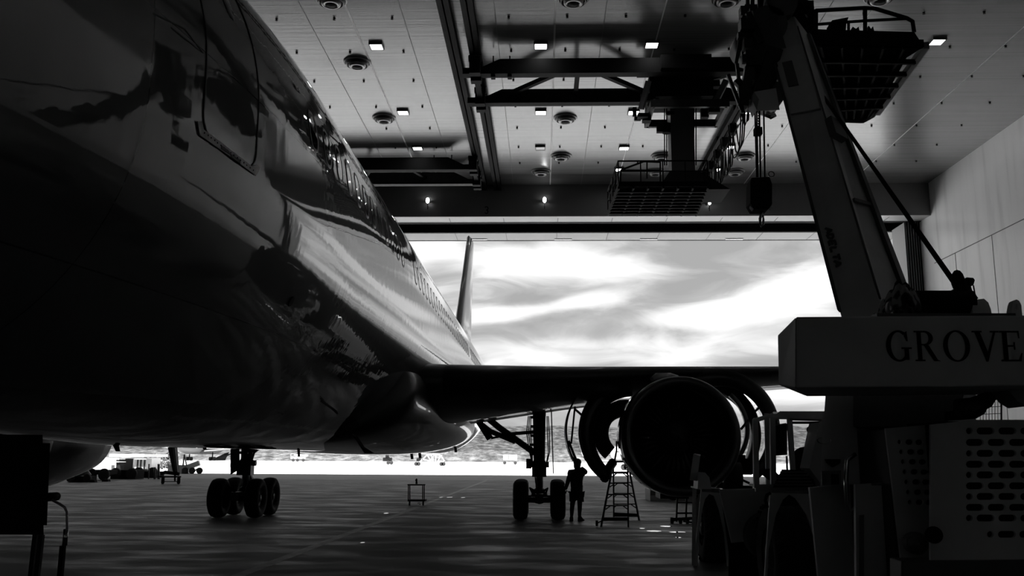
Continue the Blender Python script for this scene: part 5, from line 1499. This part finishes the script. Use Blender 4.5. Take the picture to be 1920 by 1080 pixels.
g = MB().tube([P(1152, 866, YLn-.6), P(1156, 845, YLn-.6), P(1156, 828, YLn-.6), P(1170, 827, YLn-.6)], .025, 8).bar(P(1156, 829, YLn-.6), P(1171, 846, YLn-.6), .02).bar(P(1156, 847, YLn-.6), P(1174, 847, YLn-.6), .025)
g.build('guard_rail', m_lad, lad)
# another ladder foot seen under the engine
YQ = PZ(1266, 981, 0).y; YQ2 = PZ(1283, 986, 0).y
l2 = thing('work_stand', (P(1280, 980, YQ).x, YQ, 0), 'dark wheeled work stand with short legs under the engine inlet beside the crane', 'work stand')
for x0_, x1_ in ((1268, 1271), (1286, 1288)):
    MB().bar(P(x0_, 978, YQ), P(x1_, 905, YQ), .05, .05).build('leg', m_lad, l2)
g = MB().bar(P(1268, 962, YQ), P(1310, 962, YQ), .05, .05).bar(P(1262, 974, YQ), P(1310, 971, YQ), .06, .09).bar(P(1270, 942, YQ), P(1310, 942, YQ), .05, .04); g.build('cross_bar', m_lad, l2)
for px, py in ((1260, 974), (1276, 984), (1289, 985)):
    c = P(px, py, YQ-.1); c.z = .085; g = MB().cyl(c + Vector((-.04, 0, 0)), c + Vector((.04, 0, 0)), .085, 16); g.build('caster', m_black, l2)
MB().hexa([P(1281, 975, YQ-.2), P(1300, 979, YQ-.2), P(1300, 982, YQ-.2), P(1281, 979, YQ-.2)], [p+Vector((0,.05,0)) for p in (P(1281, 975, YQ-.2), P(1300, 979, YQ-.2), P(1300, 982, YQ-.2), P(1281, 979, YQ-.2))]).build('tray', m_gsteel, l2)
MB().bar(P(1305, 1000, YQ), P(1306, 905, YQ), .05).build('leg', m_lad, l2)

# small frame cart on casters in the middle of the floor
YK = PZ(781, 948, 0).y
ct = thing('frame_cart', (P(781, 948, YK).x, YK, 0), 'small dark open frame cart on casters standing alone on the hangar floor', 'cart')
g = MB()
for x0_, x1_, dy in ((765.5, 765.8, 0), (795.5, 795.5, 0), (768.5, 768.5, .5), (792.5, 792.5, .5)):
    g.bar(P(x0_, 939, YK+dy), P(x1_, 909, YK+dy), .035)
g.bar(P(764, 908.8, YK), P(797.5, 908.8, YK), .04).bar(P(768, 909.6, YK+.5), P(793, 909.6, YK+.5), .03)
a, b = P(765, 909, YK), P(768, 909.5, YK+.5); g.bar(P(765.5, 909, YK), P(768, 909.5, YK+.5), .03).bar(P(796, 909, YK), P(793, 909.5, YK+.5), .03)
g.build('frame', m_black, ct)
zt_ = P(780, 937, YK).z
MB().box((P(764.5, 940, YK).x, YK-.03, zt_-.06), (P(797, 940, YK).x, YK+.55, zt_)).build('shelf', m_black, ct)
for px in (768, 793.5):
    for dy in (.04, .5):
        c = P(px, 944, YK+dy); c.z = .085; MB().cyl(c + Vector((-.025, 0, 0)), c + Vector((.025, 0, 0)), .085, 14).bar(c, c + Vector((0, 0, zt_-.1)), .04).build('caster', m_black, ct)
MB().tube([P(783, 944, YK), P(787, 942, YK), P(786, 946, YK), P(789, 945, YK)], .012, 6).build('dangling_hose', m_black, ct)
o = MB().tube([P(781, 907.4, YK+.2), P(781, 903, YK+.2), P(780.5, 899, YK+.2)], .04, 10, True, [.045, .035, .05]).ball(P(781, 899.5, YK+.2), .05, 10, (.8, .8, 1)).build('spray_bottle', m_black)
tag(o, 'small dark bottle standing on top of the frame cart', 'bottle')

# dark ground equipment and bent handrail at the left edge
YE = 6.2
eq = thing('equipment_cabinet', (P(40, 900, YE).x, YE, 0), 'tall dark equipment cabinet on legs at the left edge under the nose', 'cabinet')
zb = P(80, 1003, YE).z
g = MB().prism([Vector((P(-60, 830, YE).x, YE, zb)), Vector((P(83, 990, YE).x, YE, zb)), Vector((P(80, 815, YE).x, YE, P(80, 815, YE).z)), Vector((P(-60, 815, YE).x, YE, P(80, 815, YE).z))], (-.3, .5, 0)); g.build('body', m_black, eq)
g = MB().prism([P(79, 831, YE+.02), P(94, 831, YE+.02), P(88, 985, YE+.02), P(79, 985, YE+.02)], (-.03, .05, 0)); g.build('side_door', m_black, eq)
for px in (70, -40): MB().bar(P(px+8, 1003, YE+.1), Vector((P(px, 1003, YE+.1).x, YE+.1, 0)), .03).build('leg', m_dsteel, eq)
for px in (70, -40): MB().bar(P(px+8, 1003, YE+.1)+Vector((-.2,.3,0)), Vector((P(px, 1003, YE+.1).x-.2, YE+.4, 0)), .03).build('leg', m_dsteel, eq)
g = MB(); c = P(92, 932, YE); g.cyl(c + Vector((0, -.03, 0)), c + Vector((0, .1, 0)), .028, 12); g.build('knob', m_black, eq)
hr_ = MB().tube([P(92, 932, YE), P(97, 937, YE), P(112, 945, YE), P(121, 951, YE), P(125.5, 960, YE), P(126, 990, YE), P(123, 1022, YE)], .0085, 10)
rl = hr_.build('bent_pipe', mat('brushed_pipe', .35, .3, metal=.9), eq)
MB().cyl(P(124, 992, YE), P(121, 1023, YE), .016, 12).build('pipe_sleeve', m_chrome, rl)
MB().bar(P(118, 1023, YE), Vector((P(118, 1023, YE).x, YE, 0)), .03).build('pipe_post', m_black, rl)

# hose reel on a cart right of the engine
YR = 21.5
rlc = thing('hose_reel_cart', (P(1385, 915, YR).x, YR, 0), 'dark wheeled cart with round reel right of the engine inlet behind the crane', 'cart')
M = Mrot(P(1366, 891, YR), (1, 0, 0)) 
c = P(1380, 892, YR)
g = MB().cyl(c + Vector((-.28, 0, 0)), c + Vector((.1, 0, 0)), .30, 26); g.build('reel', m_dsteel, rlc)
g = MB().lathe([(.31, 0), (.29, -.03), (.2, -.03), (.05, -.02)], Mrot(c + Vector((-.28, 0, 0)), (1, 0, 0)), 26); g.build('reel_flange', m_gsteel, rlc)
g = MB().bar(P(1345, 912, YR), P(1372, 895, YR), .05).bar(P(1385, 897, YR), P(1405, 906, YR), .05).bar(P(1384, 914, YR), P(1387, 892, YR), .04).bar(P(1345, 912, YR), P(1410, 914, YR), .07)
for x_ in (1345, 1408): p = P(x_, 913, YR); g.bar(p, Vector((p.x, YR, .1)), .06)
g.build('frame', m_black, rlc)
for x_ in (1350, 1402):
    p = P(x_, 913, YR); MB().cyl(Vector((p.x-.05, YR, .18)), Vector((p.x+.05, YR, .18)), .18, 16).build('wheel', m_black, rlc)

# water puddles shining on the floor
def puddle(px, py, w, h, label):
    c = PZ(px, py, 0); y0, y1 = PZ(px, py + h/2, 0).y, PZ(px, py - h/2, 0).y; wx = w/FPX*c.y/2; n = 20
    pts = [Vector((c.x + wx*math.cos(2*math.pi*k/n)*random.uniform(.8, 1.1), (y0+y1)/2 + (y1-y0)/2*math.sin(2*math.pi*k/n)*random.uniform(.75, 1.1), .001)) for k in range(n)]
    o = MB().prism(pts, (0, 0, .003)).build('puddle', mat('standing_water', .02, .03, spec=1.0, coat=1)); tag(o, label, 'puddle', 'small puddles on the hangar floor')
puddle(680, 1017.5, 8, 2, 'tiny bright puddle on the floor, nearest of all, left of the painted line')
puddle(724, 962.5, 8, 1.6, 'tiny bright puddle left of the frame cart')
puddle(827, 932.4, 6, 1.6, 'tiny bright puddle right of the frame cart, first of three in a row')
puddle(843, 932.4, 11, 1.6, 'tiny bright puddle right of the frame cart, middle of three in a row')
puddle(868, 933, 8, 1.4, 'tiny bright puddle right of the frame cart, last of three in a row')
puddle(1249, 987, 22, 2, 'bright puddle beside the work stand under the engine')
puddle(1226, 996, 26, 3, 'bright puddle below the engine, left one of the wider pair')
puddle(1271, 998, 32, 2.4, 'bright puddle below the engine, right one of the wider pair')
puddle(1272, 1008, 10, 1.8, 'small bright puddle nearest the crane front')
puddle(1204, 991, 10, 1.6, 'small bright puddle right of the step ladder')
# painted guide line and door track
a, b = PZ(930, 894, 0), PZ(440, 1082, 0)
d = (b-a).normalized(); n_ = Vector((-d.y, d.x, 0))*.11
o = MB().prism([a+n_, a-n_, b-n_, b+n_], (0, 0, .003)).build('painted_line', mat('worn_line_paint', .28, .55, var=.6, vscale=2)); tag(o, 'worn pale guide line painted across the hangar floor', 'floor marking')
Yt_ = PZ(1000, 901, 0).y
o = MB().box((XL, Yt_-.12, 0), (XW, Yt_+.12, .012)).build('door_track', mat('worn_rail_steel', .5, .3, metal=.5)); tag(o, 'straight steel door track across the hangar threshold', 'door track')

# ------------------------------------------------------------------ outside
def hill_mat():
    m = bpy.data.materials.new('scrub_hillside'); m.use_nodes = True; t = m.node_tree; b = t.nodes['Principled BSDF']; b.inputs['Roughness'].default_value = 1
    b.inputs['Specular IOR Level'].default_value = 0
    tcn = t.nodes.new('ShaderNodeTexCoord'); n = t.nodes.new('ShaderNodeTexNoise'); n.inputs['Scale'].default_value = .32; n.inputs['Detail'].default_value = 8; n.inputs['Roughness'].default_value = .65
    t.links.new(tcn.outputs['Object'], n.inputs[0])
    sp = t.nodes.new('ShaderNodeSeparateXYZ'); t.links.new(tcn.outputs['Object'], sp.inputs[0])
    dry = ramp(t, mth(t, 'DIVIDE', sp.outputs[2], 20.0), [(0.0, 1.7), (.16, 1.5), (.24, .95), (1, .85)])
    t.links.new(mth(t, 'MULTIPLY', ramp(t, n.outputs[0], [(.36, .018), (.5, .045), (.64, .085)]), dry), b.inputs['Base Color'])
    return m
Yh = 345.0
zt_h = P(1050, 801, 440).z
rows = []
random.seed(3)
from mathutils import noise as mn
for j in range(46):
    v = j/45; Y = Yh + 150*v; row = []
    for i in range(261):
        X = -520 + 4.0*i
        top = zt_h * (1.0 if X > -60 else .78 + .22*max(0, (X+200)/140) if X > -200 else .78)
        prof = min(1, (v/.62))**.8
        nz1 = mn.noise(Vector((X*.06, Y*.06, 0)))*1.2 + mn.noise(Vector((X*.35, Y*.3, 3)))*1.0 + mn.noise(Vector((X*.9, Y*.9, 7)))*.5
        z = top*prof + nz1*min(1, v*6)*(.5 if .1 < v < .22 else 1)
        row.append(Vector((X, Y, max(z, -.05) if v > 0 else -.05)))
    rows.append(row)
o = MB().loft(rows, False, False, True).build('hillside', hill_mat()); o['kind'] = 'structure'
o.name = 'ground_hillside'
# bright perimeter road cut part way up the slope
yr_ = Yh + 26
a = P(1020, 847.5, yr_); b = P(1130, 851.5, yr_)
g = MB().box((a.x-3, yr_-.3, a.z-2.5), (a.x+70, yr_, a.z+.0)); o = g.build('perimeter_wall', mat('white_wall', .8, .6)); tag(o, 'long thin white perimeter wall across the scrub hillside', 'wall')
g = MB(); xa = P(780, 840, yr_).x; xb = P(955, 826, yr_).x
# parked airliner far out on the apron
YJ = PZ(376, 862.6, 0).y; YJ = 330.0
hz = lambda px, py, Y=YJ: P(px, py, Y)
xj = (P(355, 860, YJ).x + P(398, 860, YJ).x)/2
j2 = thing('airliner', (xj, YJ, 0), 'distant parked jet airliner on the bright apron, seen beneath the near airliner belly', 'airplane')
g = MB().tube([(xj, YJ - 24 + i*3.2, 4.6) for i in range(17)], 2.4, 20, True, [.3, 1.4, 2.1, 2.4] + [2.4]*8 + [2.2, 1.8, 1.3, .8, .3]); g.build('fuselage', mat('far_wing', .16, .5), j2)
for s in (1, -1):
    MB().loft([airfoil(xj + s*1.5, YJ-6, 3.0, 9, .12, 1), airfoil(xj + s*9, YJ-1, 3.9, 5.5, .1, 1), airfoil(xj + s*22, YJ+7, 5.6, 2, .1, 0)]).build('wing', mat('far_wing', .16, .5), j2)
    c = Vector((xj + s*4.1, YJ, 0))
    for dx_ in (-.62, .62):
        for dy in (-.7, .7): MB().lathe([(.2, -.22), (.55, -.24), (.66, -.1), (.66, .1), (.55, .24), (.2, .22)], Mrot(c + Vector((dx_, dy, .66)), (1, 0, 0)), 20).build('tyre', m_tire, j2)
    MB().cyl(c + Vector((0, 0, .66)), c + Vector((0, 0, 3.4)), .2, 10).bar(c + Vector((-.8, 0, .66)), c + Vector((.8, 0, .66)), .2).build('landing_gear_leg', m_black, j2)
MB().loft([[Vector((xj+p.z, p.y+YJ+14, 6.5)) for p in airfoil(0, 0, 0, 7, .1, 0)], [Vector((xj+p.z, p.y+YJ+20, 14)) for p in airfoil(0, 0, 0, 3, .1, 0)]]).build('tail_fin', m_white, j2)

def wheels(t, pts, Y, r, w=.25, m=None):
    for px in pts:
        x = P(px, 900, Y).x; MB().lathe([(.02, -w*.5), (r*.5, -w*.5), (r*.9, -w*.5), (r, -w*.25), (r, w*.25), (r*.9, w*.5), (r*.5, w*.5), (.02, w*.5)], Mrot((x, Y, r), (0, 1, 0)), 22).build('wheel', m or m_tire, t)
# white service truck far away behind the belly antenna
Y = 300.0
def far_box(t, name, x0, y0, x1, y1, Y, m, d=2.0): 
    a, b = P(x0, y0, Y), P(x1, y1, Y)
    if abs(b.z) < .35: b.z = 0
    return MB().box((a.x, Y, b.z), (b.x, Y+d, a.z)).build(name, m, t)
m_fw = mat('white_vehicle_paint', .60, .4); m_fd = mat('dark_vehicle_glass', .05, .3); m_fg = mat('grey_vehicle_paint', .22, .5)
t = thing('service_truck', (P(558, 860, Y).x, Y, 0), 'small white service truck far out on the apron', 'truck')
far_box(t, 'body', 545, 855, 571, 860.5, Y, m_fw); far_box(t, 'cab', 545, 850.5, 554, 856, Y, m_fw); far_box(t, 'tank', 556, 852, 576, 856, Y, m_fw, 1.6); far_box(t, 'window_band', 546, 851.5, 551, 854, Y-.05, m_fd, .05)
for px in (548, 556, 567): wheels(t, [px], Y, .5)
# small dark tractor
Y = 215.0
t = thing('tow_tractor', (P(727, 866, Y).x, Y, 0), 'small dark tow tractor on the bright apron beyond the belly', 'tractor')
far_box(t, 'body', 718, 858, 733, 865, Y, m_black, 1.6); far_box(t, 'cab', 723, 851, 727.5, 859, Y, m_black, 1.2); MB().bar(P(729, 857, Y), P(732, 864, Y), .3).build('hood', m_black, t)
wheels(t, [727, 733], Y-.2, .42)
# pale truss steps
Y = 190.0
t = thing('access_stand', (P(808, 868, Y).x, Y, 0), 'pale truss maintenance stand with sloping ends out on the apron', 'work stand')
m_tr = mat('pale_truss', .75, .5)
def tb(x0, y0, x1, y1, w=.2, dy=0): MB().bar(P(x0, y0, Y+dy), P(x1, y1, Y+dy), w).build('beam', m_tr, t)
for dy in (0, 2.2):
    for s in ((787, 866, 801, 853), (801, 853, 826, 853), (826, 853, 835, 867), (787, 866, 790, 866), (801, 853, 808, 864), (808, 864, 812, 853), (812, 853, 812, 865), (817, 853, 817, 865), (822, 864, 826, 853), (790, 861, 806, 864), (820, 864, 835, 866)): tb(*s, dy=dy)
far_box(t, 'deck', 800, 852.4, 828, 853.6, Y, m_tr, 2.2); far_box(t, 'engine_box', 781, 859, 788, 865, Y, m_black, 1.0)
wheels(t, [779.5, 784, 827, 831], Y-.1, .4)
# two white boxes on a dolly
Y = 235.0
t = thing('cargo_dolly', (P(957, 866, Y).x, Y, 0), 'cargo dolly carrying two white containers in front of the hillside', 'dolly')
far_box(t, 'chassis', 943, 861.5, 970, 863.3, Y, m_fg); wheels(t, [946, 966], Y-.1, .42)
for i, (x0_, x1_) in enumerate(((943.5, 952.5), (954, 969.5))):
    o = far_box(None, 'container', x0_, 852.5, x1_, 861.4, Y, m_fw); tag(o, ['smaller', 'larger'][i] + ' white container standing on the cargo dolly, ' + ['left', 'right'][i] + ' one', 'container', 'containers on the far dolly')
# white round tank trailer behind the ladder
Y = 140.0
t = thing('tank_trailer', (P(1160, 868, Y).x, Y, 0), 'white round tank trailer on the apron seen beside the open engine', 'trailer')
a, b = P(1145, 849, Y), P(1180, 849, Y); MB().tube([a, a + Vector((.3, 0, 0)), b - Vector((.3, 0, 0)), b], .9, 20, True, [.5, .9, .9, .5]).build('tank', m_fw, t)
wheels(t, [1130, 1175, 1170], Y, .45); far_box(t, 'chassis', 1128, 862, 1180, 866, Y, m_fg)
# pickup truck behind the engine
Y = 41.5
t = thing('flatbed_truck', (P(1250, 940, Y).x, Y, 0), 'pale flatbed truck with dark wheels parked beyond the engine', 'truck')
far_box(t, 'bed', 1219, 918, 1330, 931, Y, m_fg, 2.0); far_box(t, 'chassis', 1225, 929, 1330, 933, Y+.1, m_black, 1.7)
far_box(t, 'cab', 1275, 895, 1330, 920, Y, m_fg, 2.0); far_box(t, 'side_rail', 1219, 929, 1330, 931.5, Y-.04, m_fw, .04)
wheels(t, [1262, 1315], Y+.1, .36, .3)

# equipment park beyond the left side of the door
YE2 = PZ(210, 901, 0).y
def cart_at(px, Y, label, w=60, top=880, name='baggage_cart', m=m_black, wr=.42):
    t = thing(name, (P(px, 900, Y).x, Y, 0), label, 'cart'); x0_, x1_ = px - w/2, px + w/2
    far_box(t, 'deck', x0_, top, x1_, top+9, Y, m, 1.6); wheels(t, [x0_+8, x1_-8], Y-.15, wr); wheels(t, [x0_+8, x1_-8], Y+1.6, wr)
    g = MB().bar(P(x0_, top+9, Y), P(x0_-8, top+16, Y), .08); g.build('tow_bar', m, t)
    return t
cart_at(182, 69, 'low dark cart half hidden behind the far engine cowl, left in the equipment park', 40, 881)
cart_at(231, 73, 'dark flat cart in the middle of the equipment park, with three wheels in view', 46, 881)
t = cart_at(272, 77, 'dark cart with a pale cylinder on it, right end of the equipment park', 42, 884)
g = MB().tube([P(256, 882.3, 77.6), P(258, 882.3, 77.6), P(276, 882.3, 77.6), P(278, 882.3, 77.6)], .14, 14, True, [.06, .14, .14, .06]); o = g.build('gas_cylinder', m_fw); tag(o, 'pale gas cylinder lying on the dark cart', 'cylinder')
t = thing('small_trailer', (P(148, 905, 64).x, 64, 0), 'small low two-wheeled trailer next to the far engine cowl', 'trailer')
far_box(t, 'frame', 132, 893, 166, 898, 64, m_black, 1.2); MB().tube([P(138, 893, 64.4), P(148, 887, 64.4), P(162, 886, 64.4), P(166, 893, 64.4)], .22, 10).build('cover', m_fg, t); wheels(t, [132, 163], 63.9, .28)
# kiosk-like shed with openings and a canopy
Ysd = 110.0
t = thing('equipment_shed', (P(245, 892, Ysd).x, Ysd, 0), 'pale equipment shed with dark openings and flat canopy beyond the carts', 'shed')
far_box(t, 'wall', 189, 858, 274, 883.2, Ysd, m_white, 4); far_box(t, 'canopy', 205, 851, 270, 857, Ysd-2.5, m_fw, 7)
for (x0_, y0_, x1_, y1_) in ((218, 862, 234, 881), (235, 860, 248, 881)): far_box(t, 'opening', x0_, y0_, x1_, y1_, Ysd-.06, m_black, .06)
far_box(t, 'sign_board', 214, 865, 236, 867, Ysd-.2, m_fw, .1); far_box(t, 'window_frame', 207, 869, 217, 881, Ysd-.15, m_fw, .1); far_box(t, 'window_pane', 209, 872, 214.5, 878, Ysd-.17, m_fd, .02)
t = thing('equipment_crate', (P(263, 890, 108).x, 108, 0), 'grey upright crate with pale straps standing right of the shed', 'crate')
far_box(t, 'body', 253, 860, 273, 883, 108, m_fg, 1.5)
for x in (257, 263, 270): far_box(t, 'strap', x, 860, x+1.2, 883, 107.95, m_black, .05)
far_box(t, 'top_rail', 252, 859, 274, 862, 107.9, m_fw, .1)
for i, (px, y0_, y1_) in enumerate(((290, 876, 898), (297.5, 870, 898), (279.5, 870, 884))):
    o = MB().cyl(P(px, y0_, 74), Vector((P(px, y1_, 74).x, 74, 0)), .09 if i < 2 else .05, 12).build('bollard', mat('bollard_paint', .18, .5)); tag(o, ['grey bollard right of the carts, shorter left one', 'grey bollard right of the carts, taller right one', 'thin grey post standing behind the cart with the cylinder'][i], 'bollard')
# blocks on the floor in front
for i, (px, py, w) in enumerate(((175, 904.5, 10), (199, 903, 12))):
    Y = PZ(px, py, 0).y; c = P(px, py, Y); s = w/FPX*Y/2
    o = MB().prism([(c.x-s, Y-.2, 0), (c.x+s, Y-.2, 0), (c.x+s*.8, Y-.2, .17), (c.x-s*.8, Y-.2, .17)], (0, .4, 0)).build('wheel_chock', m_black); tag(o, ['left', 'right'][i] + ' one of two dark chocks lying on the floor before the carts', 'chock', 'chocks before the carts')
# leaning-post cart
Ym = PZ(320, 907.5, 0).y
t = thing('jack_stand_cart', (P(322, 905, Ym).x, Ym, 0), 'two-wheeled cart carrying a dark leaning jack post up to the belly', 'cart')
g = MB().hexa([P(313, 832, Ym), P(328, 832, Ym), P(333, 886, Ym), P(325, 890, Ym)], [p + Vector((0, .35, 0)) for p in (P(313, 832, Ym), P(328, 832, Ym), P(333, 886, Ym), P(325, 890, Ym))]); g.build('jack_post', m_dsteel, t)
MB().hexa([P(323, 836, Ym-.05), P(328, 836, Ym-.05), P(333, 884, Ym-.05), P(329, 884, Ym-.05)], [p + Vector((0, .05, 0)) for p in (P(323, 836, Ym-.05), P(328, 836, Ym-.05), P(333, 884, Ym-.05), P(329, 884, Ym-.05))]).build('post_web', m_gsteel, t)
g = MB().tube([P(302, 888, Ym), P(310, 885.5, Ym), P(322, 887, Ym), P(336, 889, Ym)], .11, 10).bar(P(301, 894, Ym), P(339, 894, Ym), .10).bar(P(328, 884, Ym), P(328, 902, Ym), .09).bar(P(306, 903, Ym), P(334, 903, Ym), .05)
g.bar(P(296, 893, Ym), P(303, 894, Ym), .06); g.build('frame', m_black, t)
for px in (305.5, 335): x = P(px, 900, Ym).x; MB().lathe([(.02, -.09), (.2, -.1), (.25, -.05), (.25, .05), (.2, .1), (.02, .09)], Mrot((x, Ym, .25), (1, .45, 0)), 22).build('wheel', m_tire, t)
# pale loader right of it
Y = 95.0
t = thing('belt_loader', (P(355, 892, Y).x, Y, 0), 'pale belt loader with mast standing in sunlight right of the jack cart', 'loader')
far_box(t, 'body', 315, 872, 352, 886, Y, m_fw, 1.8); MB().bar(P(346, 852, Y), P(343, 874, Y), .12).build('mast', m_fg, t); MB().bar(P(346, 852, Y), P(350, 874, Y), .10).build('mast', m_fg, t)
MB().bar(P(352, 876, Y), P(374, 868, Y), .35, .5).build('belt_arm', m_fw, t); MB().bar(P(360, 886, Y), P(372, 878, Y), .12).build('strut', m_fg, t); far_box(t, 'engine_cover', 341, 879, 353, 889, Y-.1, m_fd, 1)
wheels(t, [346, 359, 373], Y-.2, .32)
# low trees behind the shed
def shrub(px, base, top, Y, w, label):
    c = P(px, base, Y); h = P(px, top, Y).z; t = thing('tree', (c.x, Y, 0), label, 'tree', 'small trees beyond the equipment park')
    MB().cyl((c.x, Y, 0), (c.x, Y, h*.6), .12, 8, .06).build('trunk', mat('bark', .06, .9), t)
    g = MB(); rnd = random.Random(int(px))
    for k in range(420):
        a, r, z = rnd.uniform(0, 6.28), rnd.random()**.5*w, rnd.uniform(.25, 1)*h
        r *= max(.15, 1 - abs(z/h - .55)*1.6); p = Vector((c.x + r*math.cos(a), Y + r*math.sin(a), z)); s = rnd.uniform(.12, .3)
        d = Vector((rnd.uniform(-1, 1), rnd.uniform(-1, 1), rnd.uniform(-1, 1))).normalized(); e = d.orthogonal().normalized()
        g.add([p - d*s, p + e*s*.4, p + d*s, p - e*s*.4], [(0, 1, 2, 3)])
    g.build('foliage', mat('leaf', .10, .8), t)
shrub(282, 892, 852, 120, 1.7, 'small pale tree between the shed and the bollards')
shrub(316, 890, 850, 124, 1.4, 'small tree behind the leaning jack post')
shrub(303, 888, 868, 126, 1.6, 'low rounded bush behind the bollards')
